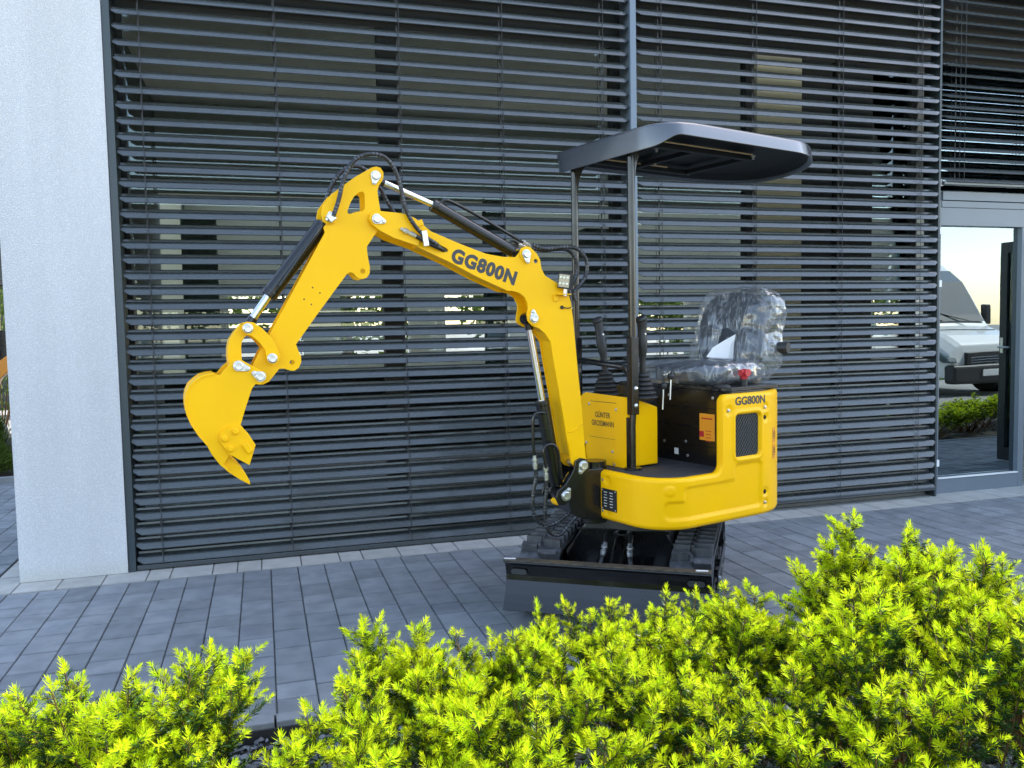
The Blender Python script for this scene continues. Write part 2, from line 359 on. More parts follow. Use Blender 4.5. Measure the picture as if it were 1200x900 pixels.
pave = thing('pavement', (0, 0, 0), None, None); pave['kind'] = 'structure'
mb = MB(); mb.box2((-7, 2.66, -0.10), (14, 4.63, -0.012)); mb.box2((-7, 4.63, -0.10), (-1.19, 7.9, -0.0121)); obj('joint_bed', mb, 'joint', pave)
PW = 0.1328; PX0 = -1.057
LENS = (0.1328, 0.168, 0.2, 0.236)
def paver_mesh(w, l, t, matname, chip=0.0032):
    g = 0.0013
    bm = bmesh.new(); bmesh.ops.create_cube(bm, size=1)
    for v in bm.verts: v.co = Vector((v.co.x*(w-2*g), v.co.y*(l-0.0062), v.co.z*0.06-0.03))
    top = [e for e in bm.edges if all(v.co.z > -0.001 for v in e.verts)]
    bmesh.ops.bevel(bm, geom=top, offset=chip, segments=1, affect='EDGES')
    me = bpy.data.meshes.new('paver'); bm.to_mesh(me); bm.free(); me.materials.append(M[matname])
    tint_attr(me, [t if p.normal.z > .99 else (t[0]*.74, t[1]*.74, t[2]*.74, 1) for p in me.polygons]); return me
variants = {}
def variant(li, ti, mn='paver'):
    k = (li, ti, mn)
    if k not in variants:
        w_, l_ = (PW, LENS[li]) if mn == 'paver' else li
        b = 0.88+0.23*ti/6
        variants[k] = paver_mesh(w_, l_, (b*(1+.01*(ti % 2)), b, b*(1+.012*((ti+1) % 3)), 1), mn)
    return variants[k]
places = []
def fill_column(k, ya, yb):
    x = PX0+PW*(k+0.5); y = yb
    while y > ya+1e-4:
        li = rnd.choice((0, 0, 1, 1, 2, 2, 3)); l = LENS[li]
        if y-l < ya+0.08: l = y-ya
        places.append((x, y-l/2, li, rnd.randrange(7), l/LENS[li])); y -= l
for k in range(-40, 96): fill_column(k, 2.6615, 4.372)
for k in range(-40, -2):
    if PX0+PW*(k+1) <= -1.31: fill_column(k, 4.375, 7.815)
cam = Vector((0.0, 0.0, 1.2))
fwd = Vector((math.sin(YAW), math.cos(YAW), 0))
def vis(p):
    d = Vector((p[0], p[1], 0)); r = d.normalized().dot(fwd)
    return (0 if r > 0.80 else 100)+d.length+(0 if p[1] < 4.4 or p[0] < -1.2 else 50)
places.sort(key=vis)
for n_, (x, y, li, ti, sy) in enumerate(places[:262]):
    o = obj('paver', None, [], pave, org=(x, y, rnd.uniform(-0.0012, 0.0008)), me=variant(li, ti))
    o.rotation_euler.z = rnd.uniform(-.004, .004); o.scale.y = sy
def join_tiles(name, tiles, matname, parent):
    V, F, T = [], [], []
    for x, y, z, me, sy in tiles:
        o = len(V); V += [(v.co.x+x, v.co.y*sy+y, v.co.z+z) for v in me.vertices]
        F += [tuple(i+o for i in p.vertices) for p in me.polygons]
        T += [tuple(me.color_attributes['tint'].data[p.loop_start].color) for p in me.polygons]
    me = bpy.data.meshes.new(name); me.from_pydata(V, [], F); me.materials.append(M[matname]); tint_attr(me, T)
    o = bpy.data.objects.new(name, me); col.objects.link(o); o.parent = parent; o['kind'] = 'stuff'; return o
join_tiles('distant_pavers', [(x, y, rnd.uniform(-0.0012, 0.0008), variant(li, ti), sy) for x, y, li, ti, sy in places[262:]], 'paver', pave)
# light concrete edging tiles along the foot of the facade and round its corner
x = -1.31
ek = [0.13, 0.19, 0.20, 0.20, 0.11]
i = 0
while x < 12:
    wd = ek[i] if i < len(ek) else rnd.choice((.2, .2, .2, .12)); i += 1
    o = obj('edging_tile', None, [], pave, org=(x+wd/2, 4.372+0.003+0.15, 0.002), me=variant((wd, 0.30), rnd.randrange(2, 6), 'concrete')); x += wd
y = 4.68
while y < 7.8:
    o = obj('edging_tile', None, [], pave, org=(-1.245, y+.15, 0.002), me=variant((.13, 0.30), rnd.randrange(2, 6), 'concrete')); y += .3
x = -7.0
while x < 12:
    mb = MB(); mb.box2((x+.002, 2.602, -0.25), (x+0.996, 2.660, 0.006)); obj('kerb_stone', mb, 'kerb', pave, bevel=.004); x += 1.0
mb = MB(); mb.box2((-7, 2.592, -0.2), (12, 2.6005, -0.012)); obj('kerb_shadow_strip', mb, 'car_trim', pave)  # black strip added to put the shadow below the kerb top
for k in range(4):
    mb = MB(); mb.box2((-5+k*1.0, 7.82, -0.2), (-4.004+k*1.0, 7.88, 0.05)); obj('kerb_stone', mb, 'kerb', pave, bevel=.004)

# gravel in the bed
def gravel():
    r = np.random.default_rng(3); N = 15000
    base = np.array([(1, 0, -.2), (.3, .9, -.1), (-.8, .5, -.25), (-.7, -.6, -.1), (.4, -.9, -.2), (.1, .1, .75), (0, 0, -.7)], float)
    tri = np.array([(0, 1, 5), (1, 2, 5), (2, 3, 5), (3, 4, 5), (4, 0, 5), (1, 0, 6), (2, 1, 6), (3, 2, 6), (4, 3, 6), (0, 4, 6)])
    x = r.uniform(-1.4, 2.6, N); y = 2.58-r.uniform(0.0, 1.25, N); z = -0.048+r.uniform(0, .02, N)
    V = base[None]*r.uniform(.006, .015, (N, 1, 3))*(1+.3*r.standard_normal((N, 7, 1)))
    a = r.uniform(0, 2*PI, N); c, s = np.cos(a)[:, None], np.sin(a)[:, None]
    X = V[..., 0]*c-V[..., 1]*s+x[:, None]; Y = V[..., 0]*s+V[..., 1]*c+y[:, None]; Z = V[..., 2]+z[:, None]
    P = np.stack([X, Y, Z], -1).reshape(-1, 3); Fx = (tri[None]+np.arange(N)[:, None, None]*7).reshape(-1, 3)
    me = bpy.data.meshes.new('gravel'); me.from_pydata(P.tolist(), [], Fx.tolist()); me.materials.append(M['stone'])
    g = r.uniform(.45, 1.7, N); tint_attr(me, np.repeat(np.stack([g, g*1.03, g*1.08, np.ones(N)], -1), 10, axis=0))
    o = bpy.data.objects.new('gravel', me); col.objects.link(o)
    tag(o, 'dark crushed stone gravel in the planting bed under the yews', 'gravel', kind='stuff')
gravel()

# ================================================================== building
WX0, WX1 = -1.18, 24.0
bld = thing('office_building', (WX0, FY, 0), 'dark glazed shop front of a white rendered building behind the yellow excavator', 'building')
mb = MB(); mb.box2((WX0, 4.545, 0.004), (-0.692, 5.2, 11)); mb.box2((WX0, 5.2, 0.004), (-0.9, 8.0, 11)); mb.box2((WX0, 8.0, 0.004), (-0.9, 11.7, 3.6)); obj('rendered_pier', mb, 'stucco', bld)
mb = MB()
mb.box2((-0.6921, 4.58, 3.55), (WX1, 4.9, 11)); mb.box2((WX0, 11.7, 0), (WX1, 12, .77)); mb.box2((WX0, 11.7, 1.73), (WX1, 12, 3.6)); mb.box2((WX1-.3, 4.9, 0), (WX1, 11.7, 3.6)); mb.box2((WX1-.3, 4.9, 3.6), (WX1, 8.0, 11))
mb.box2((6.4, 4.58, 0), (WX1, 4.9, 3.55)); obj('wall', mb, 'stucco', bld)
mb = MB(); mb.box2((WX0, 4.6, 11), (WX1, 8.2, 11.25)); mb.box2((WX0, 8.0, 3.7), (WX1, 8.2, 11)); obj('roof', mb, 'wframe', bld)   # unseen one-storey rear wing, invented with an open roof strip to light the room
mb = MB(); mb.box2((-.9, 4.91, 3.4), (WX1-.3, 8.7, 3.6)); mb.box2((-.9, 11.2, 3.4), (WX1-.3, 11.69, 3.6)); mb.box2((-.9, 11.5, -0.05), (WX1-.3, 11.69, 0.02)); mb.box2((-.9, 11.5, 0.02), (WX1-.3, 11.69, .78)); mb.box2((-.9, 11.5, 1.72), (WX1-.3, 11.69, 3.4)); mb.box2((-.9, 8.5, 2.55), (WX1-.3, 8.65, 3.4));  # last box is a beam added to hide the roof opening
for k in range(16): mb.box2((-.9+1.45*k, 11.5, .7801), (-.9+1.45*k+.5, 11.69, 1.7199))
mb.box2((-.9, 11.5, 1.2), (WX1-.3, 11.55, 1.24)); obj('interior', mb, 'room', bld)
mb = MB(); mb.box2((-.9, 4.66, -0.05), (WX1-.3, 11.49, 0.02)); obj('interior_floor', mb, 'room_floor', bld)
# upper storey windows
for i in range(7):
    for z0 in (4.6, 7.8):
        mb = MB(); x0 = 0.6+i*3.2
        mb.box2((x0, 4.562, z0), (x0+1.6, 4.5995, z0+1.7)); f = obj('window', mb, 'wframe', bld)
        mb = MB(); mb.box2((x0+.07, 4.555, z0+.07), (x0+1.53, 4.5605, z0+1.63)); obj('pane', mb, 'car_glass', f)
# ground floor windows behind the blinds
WY = 4.76
def window(x0, x1, z0, z1, name='window', t=.055):
    mb = MB()
    mb.box2((x0, WY, z0), (x0+t, WY+.07, z1)); mb.box2((x1-t, WY, z0), (x1, WY+.07, z1))
    mb.box2((x0+t, WY, z0), (x1-t, WY+.069, z0+t)); mb.box2((x0+t, WY, z1-t), (x1-t, WY+.069, z1))
    f = obj(name, mb, 'wframe', bld)
    mb = MB(); mb.box2((x0+t, WY+.03, z0+t), (x1-t, WY+.036, z1-t)); obj('pane', mb, 'glass', f)
window(-0.69, 0.735, .05, 2.96); window(0.735, 2.16, .05, 2.96); window(2.16, 3.10, .05, 2.955); window(3.97, 4.40, .05, 2.955)
mb = MB(); mb.box2((3.105, WY-.03, 0.02), (3.44, WY+.10, 2.93)); obj('beige_pier', mb, 'beige', bld)
mb = MB(); mb.box2((3.441, WY, 0.02), (3.70, WY+.09, 2.94)); mb.box2((3.72, WY-.02, .02), (3.965, WY+.09, 2.94)); mb.box2((3.70, WY+.04, .02), (3.72, WY+.09, 2.94)); obj('dark_panel', mb, 'wframe', bld)
mb = MB(); mb.box2((-.69, WY-.01, 2.96), (6.39, WY+.10, 3.56)); mb.box2((-.69, WY-.02, 0.0), (4.34, WY+.10, 0.05)); obj('header_panel', mb, 'wframe', bld)
mb = MB(); mb.box2((-.69, 4.60, 3.45), (6.39, 4.90, 3.549)); obj('soffit', mb, 'wframe', bld)
# panels coloured pale to stand in for daylit patches inside the room
mb = MB(); mb.box2((-.42, 5.15, .9), (-.23, 5.3, 1.90)); mb.box2((1.52, 5.6, .9), (1.66, 5.7, 2.1)); mb.box2((2.5, 6.2, 1.0), (2.9, 6.4, 2.0)); mb.box2((4.55, 6.0, 0.02), (4.9, 6.1, 2.6)); obj('daylight_patch', mb, 'pale_int', bld)

mb = MB(); mb.box2((-.8995, 5.21, .0201), (-.88, 8.2999, 3.39)); mb.box2((-.8995, 8.3, .7701), (-.88, 8.4999, 3.39)); mb.box2((-.8995, 8.401, .0201), (-.8801, 8.6499, 2.5499)); mb.box2((-.8995, 8.6501, .0201), (-.88, 11.49, 3.39)); obj('interior_side_wall', mb, 'side_wall', bld)
mb = MB(); mb.box2((-.8995, 8.3, .0201), (WX1-.3, 8.4, .77)); obj('sun_patch_screen', mb, 'wframe', bld)  # low screen added to hide the sunlit floor behind it
# blinds: Z shaped slats on ladder cords
def slat_mesh(x0, x1, tilt=0.0, name='slat'):
    prof = [(.0375, .0235), (.0345, .0270), (.0320, .0235), (.0300, .0140), (.0270, .0115), (-.0060, .0035), (-.0080, .0010), (-.0110, .0022), (-.0140, -.0010), (-.0270, -.0265), (-.0300, -.0285), (-.0320, -.0260)]
    c, s = math.cos(tilt), math.sin(tilt); prof = [(y*c-z*s, y*s+z*c) for y, z in prof]
    th = 0.0011; L = []
    for i, (y, z) in enumerate(prof):
        a = prof[max(i-1, 0)]; b = prof[min(i+1, len(prof)-1)]; d = Vector((b[0]-a[0], b[1]-a[1])).normalized()
        L.append((y-d.y*th, z+d.x*th))
    loop = prof+L[::-1]; n = len(loop); mb = MB()
    # notch the outer lip at the slat ends, as on the real ones
    V = []
    for x, cut in ((x0, 1), (x0+.028, 0), (x1-.028, 0), (x1, 1)):
        for (y, z) in loop:
            if cut and y < -.010: k = .4; y, z = -.010+(y+.010)*k, z*k
            V.append((x, y, z))
    F = [(q*n+i, q*n+(i+1) % n, (q+1)*n+(i+1) % n, (q+1)*n+i) for q in range(3) for i in range(n)]
    mb.add(V, F)
    for q in (0, 3):
        for i in range(len(prof)-1): mb.add([V[q*n+i], V[q*n+i+1], V[q*n+n-2-i], V[q*n+n-1-i]], [(0, 1, 2, 3)])
    me = mb.mesh(name, [M['slat']]); return me
BY = 4.585
def blind(x0, x1, zs, cords, label, tilt, zbot, ztop, wands=()):
    b = thing('venetian_blind', ((x0+x1)/2, BY, zbot), label, 'blind', 'outdoor venetian blinds on the facade'); cx = (x0+x1)/2
    me = slat_mesh(x0-cx, x1-cx, tilt)
    for z in zs:
        o = obj('slat', None, [], b, org=(cx+rnd.uniform(-.0015, .0015), BY, z+rnd.uniform(-.0009, .0009)), me=me)
        o.rotation_euler.x = rnd.uniform(-.03, .03); o.rotation_euler.y = rnd.uniform(-.0004, .0004)
    mb = MB(); mb.box2((x0, BY-.028, zbot), (x1, BY+.012, zbot+.024)); obj('bottom_rail', mb, 'slat', b, bevel=.003)
    for c in cords:
        mb = MB()
        for dy in (-.033, .033): mb.tube([(c+(.006 if dy < 0 else -.004), BY+dy, zbot+.02), (c+(.006 if dy < 0 else -.004), BY+dy, ztop)], .0017, 5)
        mb.box2((c-.0045, BY-.0006, zbot+.02), (c+.0035, BY+.0006, ztop))
        for z in zs: mb.tube([(c+.006, BY-.033, z-.022), (c-.004, BY+.033, z+.030)], .001, 4)
        obj('ladder_cord', mb, 'cord', b)
    for c, z0 in wands:
        mb = MB(); mb.tube([(c, BY-.045, z0), (c, BY-.045, ztop)], .0022, 6); obj('cord', mb, 'cord', b)
    return b
P_ = 0.0765
zs = [0.0655+P_*k for k in range(0, 46)]
b1 = blind(-.650, 2.128, zs, (-.53, .12, .765, 1.345, 1.955), 'widest dark slatted blind, between the white wall and the middle guide rail', 0.0, .008, 3.54)
b2 = blind(2.182, 4.40, [z+.018 for z in zs[0:45]], (2.33, 2.98, 3.615, 4.235), 'dark slatted blind right of the middle rail, behind the seat and canopy', 0.06, .048, 3.54)
zs3 = [2.165+.0695*k for k in range(20)]
b3 = blind(4.438, 6.35, zs3, (4.55, 5.3, 6.05), 'short slatted blind above the glass door', -0.20, 2.125, 3.54, ((4.585, 2.14),))
def rail(x0, x1, y0, y1, z0, m, lab):
    mb = MB(); w_ = x1-x0
    mb.box2((x0, y0, z0), (x1, y0+.012, 3.545)); mb.box2((x0, y0+.0121, z0), (x0+.008, y1, 3.545)); mb.box2((x1-.008, y0+.0121, z0), (x1, y1, 3.545)); mb.box2((x0+.0081, y0+.03, z0), (x1-.0081, y0+.036, 3.545))
    return obj('guide_rail', mb, m, bevel=.0015, label=lab, category='rail', group='guide rails of the blinds')
rail(-.690, -.655, 4.555, 4.70, -.006, 'rail_dark', 'dark guide rail between the white wall and the first blind')
rail(2.133, 2.171, 4.548, 4.70, -.006, 'rail', 'guide rail in the middle between the two large blinds')
rail(4.408, 4.424, 4.575, 4.66, .0, 'rail_dark', 'slim guide rail beside the left edge of the door frame')
for c_, z in ((4.437, 1.795), (4.437, 1.44), (4.437, .205), (4.437, 2.12)):
    mb = MB(); mb.box2((c_-.016, 4.583, z), (c_+.016, 4.597, z+.045)); mb.box2((c_-.016, 4.586, z-.05), (c_-.008, 4.594, z-.0003)); 
    obj('guide_clip', mb, 'white_label', b2)

# glazed entrance
door = thing('glass_entrance', (4.44, 4.66, 0), 'tall glazed entrance with grey aluminium frame at the right edge', 'door')
y0, y1 = 4.635, 4.72
mb = MB()
mb.box2((4.425, y0, .0), (4.492, y1, 2.09)); mb.box2((4.4921, y0+.001, .0), (5.205, y1, .105)); mb.box2((4.4921, y0+.001, 1.862), (6.38, y1, 1.985))
mb.box2((4.4921, y0-.004, 1.9855), (6.38, y1, 2.03)); mb.box2((4.4921, y0-.012, 2.0335), (6.38, y1, 2.092)); mb.box2((5.2051, y0, .0), (5.255, y1, 1.8615)); mb.box2((6.10, y0, 0), (6.16, y1, 1.8615))
obj('frame', mb, 'frame', door, bevel=.002)
mb = MB(); mb.box2((4.4925, 4.685, 2.10), (6.37, 4.692, 2.949)); obj('upper_pane', mb, 'door_glass', door)
mb = MB(); mb.box2((4.44, 4.68, 2.0925), (4.4921, 4.75, 2.95)); mb.box2((5.30, 4.676, 2.0925), (5.36, 4.684, 2.95)); obj('upper_frame', mb, 'wframe', door)
mb = MB(); mb.box2((4.4921, y0-.006, .1055), (5.205, y0+.02, .113)); obj('glazing_bead', mb, 'white_label', door)
mb = MB(); mb.box2((4.4925, 4.672, .113), (5.2045, 4.680, 1.8615)); obj('pane', mb, 'door_glass', door)
mb = MB(); mb.box2((6.1605, y0, 0), (6.38, y1, 1.8615)); obj('side_panel', mb, 'frame', door)
# the leaf stands open at right angles to the facade; the pane beside it mirrors it
leaf = None
mb = MB(); xx = 6.065
mb.box2((xx-.025, 3.76, .015), (xx+.025, 3.83, 1.86)); mb.box2((xx-.025, 4.56, .015), (xx+.025, 4.632, 1.86)); mb.box2((xx-.0245, 3.8301, .015), (xx+.0245, 4.5599, .12)); mb.box2((xx-.0245, 3.8301, 1.77), (xx+.0245, 4.5599, 1.859))
leaf = obj('door_leaf', mb, 'wframe', door, bevel=.002)
mb = MB(); mb.box2((xx-.006, 3.83, .12), (xx+.006, 4.56, 1.77)); obj('pane', mb, 'glass', leaf)
mb = MB(); mb.tube([(xx-.03, 3.79, .98), (xx-.07, 3.79, .98), (xx-.07, 3.90, .98)], .008, 8); mb.box2((xx-.032, 3.775, .93), (xx-.0255, 3.805, 1.06)); obj('handle', mb, 'steel', leaf)
# ================================================================== excavator
S = Vector((1.593, 3.318, 0)); a_ = math.radians(16.5)
Fu = Vector((-math.cos(a_), -math.sin(a_), 0)); Lu = Vector((math.sin(a_), -math.cos(a_), 0)); UP = Vector((0, 0, 1))
ex = thing('mini_excavator', S, 'yellow mini excavator with black canopy, standing on the grey pavers in front of the blinds', 'excavator')
def U(x, y, z): return S+Fu*x+Lu*y+UP*z            # upper body: x forward, y to the operator's left, z up
RU = Matrix((Fu, Lu, UP)).transposed()
bt = math.radians(6.0)
Fb = Vector((-math.cos(bt), -math.sin(bt), 0)); Lb = Vector((math.sin(bt), -math.cos(bt), 0))
P0 = Vector((1.222, 3.107, 0))
def B(s, o, z): return P0+Fb*s+Lb*o+UP*z           # boom: s along, o sideways, z up
RB = Matrix((Fb, Lb, UP)).transposed()
def plate(mb, pts, t0, t1): return mb.prism(pts, P0, Fb, UP, Lb, t0, t1)
BOOM = [(0.842, 1.6069), (0.8368, 1.6252), (0.8257, 1.6338), (0.81, 1.6383), (0.7218, 1.6325), (0.6964, 1.6272), (0.6676, 1.6159), (0.6101, 1.571), (0.4944, 1.5267), (0.3923, 1.492), (0.3224, 1.4819), (0.2725, 1.4811), (0.2579, 1.4961), (0.2467, 1.516), (0.2285, 1.5245), (0.2068, 1.5201), (0.1817, 1.4975), (0.1675, 1.4746), (0.1609, 1.4349), (0.1465, 1.4117), (0.0875, 1.3787), (0.0578, 1.3586), (0.043, 1.3316), (0.034, 1.3045), (0.029, 1.257), (0.0192, 1.1513), (0.0096, 1.0312), (-0.0073, 0.8753), (-0.0189, 0.7183), (-0.0237, 0.6725), (-0.0195, 0.6484), (0.0003, 0.6291), (0.0235, 0.638), (0.0436, 0.6605), (0.0602, 0.7482), (0.0788, 0.8646), (0.0982, 0.9766), (0.1136, 1.0631), (0.1271, 1.1503), (0.1517, 1.1855), (0.1762, 1.205), (0.2054, 1.2155), (0.2243, 1.2357), (0.2282, 1.2623), (0.2223, 1.2855), (0.2255, 1.3064), (0.237, 1.3286), (0.2609, 1.3451), (0.2895, 1.3516), (0.3074, 1.3516), (0.429, 1.4031), (0.5383, 1.4578), (0.6768, 1.518), (0.7562, 1.5424), (0.8028, 1.5656), (0.8302, 1.586)]
STICK = [(0.8208, 1.7941), (0.8052, 1.798), (0.7897, 1.7944), (0.7798, 1.7792), (0.7798, 1.7611), (0.7848, 1.7487), (0.7979, 1.7298), (0.8037, 1.7114), (0.8009, 1.6812), (0.7943, 1.6383), (0.789, 1.6087), (0.796, 1.581), (0.8155, 1.5576), (0.848, 1.5112), (0.8477, 1.4915), (0.8447, 1.4687), (0.8394, 1.4383), (0.841, 1.4154), (0.8514, 1.4), (0.8671, 1.3938), (0.8855, 1.3983), (0.9003, 1.4148), (0.9124, 1.4187), (0.9239, 1.4116), (1.0255, 1.2792), (1.1101, 1.1652), (1.1038, 1.146), (1.0944, 1.1218), (1.0942, 1.1024), (1.103, 1.0832), (1.118, 1.0733), (1.1326, 1.0738), (1.1526, 1.082), (1.1699, 1.0817), (1.1909, 1.0567), (1.207, 1.0381), (1.2261, 1.0292), (1.2459, 1.0309), (1.2596, 1.0403), (1.266, 1.0567), (1.2635, 1.0859), (1.2483, 1.1176), (1.2316, 1.1479), (1.1999, 1.2001), (1.1172, 1.3451), (0.9968, 1.5571), (1.0007, 1.5748), (0.9883, 1.59), (0.9698, 1.607), (0.9531, 1.6612), (0.9347, 1.718), (0.8835, 1.7564)]
STICKWIN = [(0.9146, 1.6359), (0.9134, 1.6269), (0.9059, 1.6248), (0.8812, 1.6341), (0.8596, 1.6365), (0.8516, 1.6458), (0.8504, 1.664), (0.851, 1.6971), (0.8575, 1.7058), (0.8729, 1.7021), (0.8887, 1.6879), (0.9015, 1.6679)]
EAR = [(0.9347, 1.718), (0.9698, 1.692), (1.0036, 1.6480), (1.0090, 1.6200), (1.0040, 1.5950), (0.990, 1.5850), (0.962, 1.590), (0.9531, 1.6612)]
LINKB = [(1.2905, 1.2207), (1.2928, 1.2323), (1.2855, 1.2424), (1.2742, 1.2466), (1.2525, 1.2434), (1.2246, 1.2225), (1.2012, 1.1971), (1.1838, 1.1717), (1.1735, 1.1419), (1.1686, 1.1181), (1.1778, 1.1006), (1.1924, 1.0952), (1.2092, 1.1031), (1.2155, 1.1254), (1.2194, 1.1508), (1.2322, 1.1699), (1.2466, 1.1855), (1.2621, 1.1984), (1.2787, 1.2031)]
LINKC = [(1.2554, 1.2259), (1.2589, 1.2085), (1.2818, 1.1944), (1.2907, 1.18), (1.2942, 1.1612), (1.2937, 1.115), (1.2868, 1.0984), (1.2944, 1.0812), (1.3086, 1.0744), (1.325, 1.0794), (1.3343, 1.0954), (1.3387, 1.1291), (1.337, 1.1609), (1.3307, 1.1867), (1.3143, 1.2124), (1.293, 1.2352), (1.2715, 1.2436)]
BUCKET = [(1.3327, 1.1071), (1.3213, 1.121), (1.3049, 1.1219), (1.2889, 1.1114), (1.2538, 1.09), (1.2266, 1.0717), (1.2246, 1.0513), (1.2407, 1.0316), (1.2567, 1.0352), (1.2692, 1.0195), (1.292, 0.9558), (1.3113, 0.8962), (1.3357, 0.8197), (1.3704, 0.7675), (1.4089, 0.8137), (1.4176, 0.8372), (1.4438, 0.8732), (1.4645, 0.91), (1.4765, 0.9432), (1.4795, 0.964), (1.4798, 0.9885), (1.4754, 1.0125), (1.4648, 1.0356), (1.4471, 1.0518), (1.4281, 1.0651), (1.4082, 1.0708), (1.3852, 1.0733), (1.3698, 1.0693), (1.3495, 1.0934)]
CUTTER = [(1.3119, 0.8988), (1.2877, 0.8695), (1.2652, 0.8287), (1.2877, 0.7614), (1.3532, 0.8048), (1.3826, 0.852), (1.3779, 0.8766), (1.3607, 0.8886), (1.3386, 0.8987)]
LIP = [(1.4224, 0.8433), (1.4073, 0.8078), (1.3811, 0.7684), (1.3551, 0.7402), (1.3179, 0.7108), (1.2855, 0.6904), (1.2877, 0.7053), (1.3005, 0.7327), (1.3215, 0.7606), (1.3478, 0.7888), (1.3788, 0.8287), (1.4047, 0.8534)]
W = 0.11
# boom: two side plates over a welded box
mb = MB()
slot = [(0.618, 1.5268), (0.612, 1.5320), (0.603, 1.5320), (0.556, 1.5125), (0.546, 1.5060), (0.545, 1.4985), (0.553, 1.4955), (0.562, 1.4975), (0.612, 1.5150), (0.618, 1.5200)]
bhole = circle2(0.1859, 1.4677, .0085, 12)
plate(mb, [BOOM, slot, bhole], -.008, 0); plate(mb, [BOOM, circle2(0.1859, 1.4677, .0085, 12)], -W, -W+.008)
boom = obj('boom', mb, 'yellow', ex, bevel=.0014, seg=2)
inner = [(0.652, 1.5985), (0.60, 1.5620), (0.488, 1.5195), (0.386, 1.4850), (0.318, 1.4755), (0.246, 1.4715), (0.155, 1.4345), (0.14, 1.402), (0.0815, 1.370), (0.036, 1.320), (0.023, 1.25), (0.0035, 1.03), (-0.012, 0.88), (-0.019, 0.715), (0.045, 0.69), (0.0565, 0.7505), (0.0745, 0.866), (0.0935, 0.978), (0.109, 1.065), (0.1215, 1.1535), (0.148, 1.191), (0.172, 1.2105), (0.1795, 1.272), (0.1985, 1.325), (0.238, 1.353), (0.284, 1.3595), (0.305, 1.360), (0.4265, 1.409), (0.5355, 1.4635), (0.655, 1.5160)]
slot_i = [(0.618, 1.5268), (0.612, 1.5320), (0.603, 1.5320), (0.556, 1.5125), (0.546, 1.5060), (0.545, 1.4985), (0.553, 1.4955), (0.562, 1.4975), (0.612, 1.5150), (0.618, 1.5200)]
mb = MB(); plate(mb, inner, -.035, -.0085); plate(mb, inner, -W+.0085, -.0352); obj('box_section', mb, 'yellow', boom, bevel=.001)
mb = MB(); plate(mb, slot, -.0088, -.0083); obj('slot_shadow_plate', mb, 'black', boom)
# reinforcing ring plates round the stick pin and weld tab
mb = MB()
for t0, t1 in ((.0005, .008), (-W-.008, -W-.0005)):
    plate(mb, [(0.842, 1.6069), (0.8368, 1.6252), (0.8257, 1.6338), (0.81, 1.6375), (0.7218, 1.6320), (0.6964, 1.6265), (0.669, 1.6150), (0.665, 1.590), (0.655, 1.535), (0.662, 1.5150), (0.6768, 1.519), (0.7562, 1.5434), (0.8028, 1.5662), (0.8302, 1.5865)], t0, t1)
obj('end_plate', mb, 'yellow', boom, bevel=.0016)
mb = MB(); mb.box(B(.655, -W/2, 1.598), (.03, W+.012, .022), RB @ Matrix.Rotation(.35, 3, 'Y')); obj('stop_block', mb, 'yellow', boom, bevel=.002)
mb = MB()
for c_, o0, o1 in (((.2011, 1.2454), .0005, .006), ((.2291, 1.4933), .0005, .005), ((.2011, 1.2454), -W-.006, -W-.0005)):
    mb = MB(); plate(mb, circle2(*c_, .027, 22), o0, o1); obj('boss_ring', mb, 'yellow', boom, bevel=.0012)
# small weld seam across the lower boom and lamp bracket
mb = MB(); mb.tube(smooth_path([B(.058, .0006, .792), B(.045, .0006, .786), B(.032, .0006, .795), B(.018, .0006, .797), B(.004, .0006, .815), B(-.01, .0006, .817)]), .0022, 6); obj('weld_seam', mb, 'yellow', boom)
mb = MB(); mb.box(B(.078, .012, 1.338), (.058, .035, .005), RB); mb.box(B(.104, .004, 1.326), (.022, .005, .028), RB); obj('lamp_bracket', mb, 'yellow', boom, bevel=.0015)

def hexbolt(mb, c, n, r=.007, h=.005, mi=0):
    mb._lathe(Vector(c), Vector(n), [(r*1.25, 0), (r*1.25, h*.25), (r, h*.26), (r*.98, h*.9), (r*.7, h)], 12, mi)
def pin(parent, c, side=Lb, r=.0155, flag=(0, 0), washer=True):
    mb = MB(); c = Vector(c)
    mb._lathe(c, side, [(r*1.12, 0), (r*1.12, .004), (r*.95, .0045), (r*.95, .011), (r*.8, .013), (r*.3, .0125)], 22, 0)
    if flag != (0, 0):
        d = Fb*flag[0]+UP*flag[1]; L_ = d.length; d = d.normalized(); q = side.cross(d)
        out = []
        for k in range(9): t = math.radians(90+180*k/8); out.append((math.cos(t)*r*1.2, math.sin(t)*r*1.2))
        for k in range(9): t = math.radians(-90+180*k/8); out.append((L_+math.cos(t)*r*.55, math.sin(t)*r*.55))
        mb.prism(out, c, d, q, side, .001, .0048)
        hexbolt(mb, c+d*L_+side*.005, side, .0058, .005)
    return obj('pin', mb, 'steel', parent, bevel=.0008)
pin(boom, B(.814, .0085, 1.6078), flag=(-.024, -.008)); pin(boom, B(.2291, .006, 1.4933), flag=(-.004, -.028)); pin(boom, B(.2011, .0065, 1.2454), flag=(.004, .026))
for s_, z_ in ((.814, 1.6078), (.2291, 1.4933), (.2011, 1.2454)):
    mb = MB(); mb.cyl(B(s_, .004, z_), B(s_, -W-.014, z_), .0145); obj('pin_shaft', mb, 'steel', boom)
# lettering on the boom
tx = (Fb*-1*math.cos(-.335)+UP*math.sin(-.335)); ty = UP*math.cos(.335)+Fb*-1*math.sin(.335)
t0 = B(.5375, 0, 1.4655)
mb = text_mb('GG800N', .0485, t0, tx, ty, Lb, bold=.0036, depth=.0004, space=1.12, squash=.975); obj('lettering', mb, 'letter', boom)
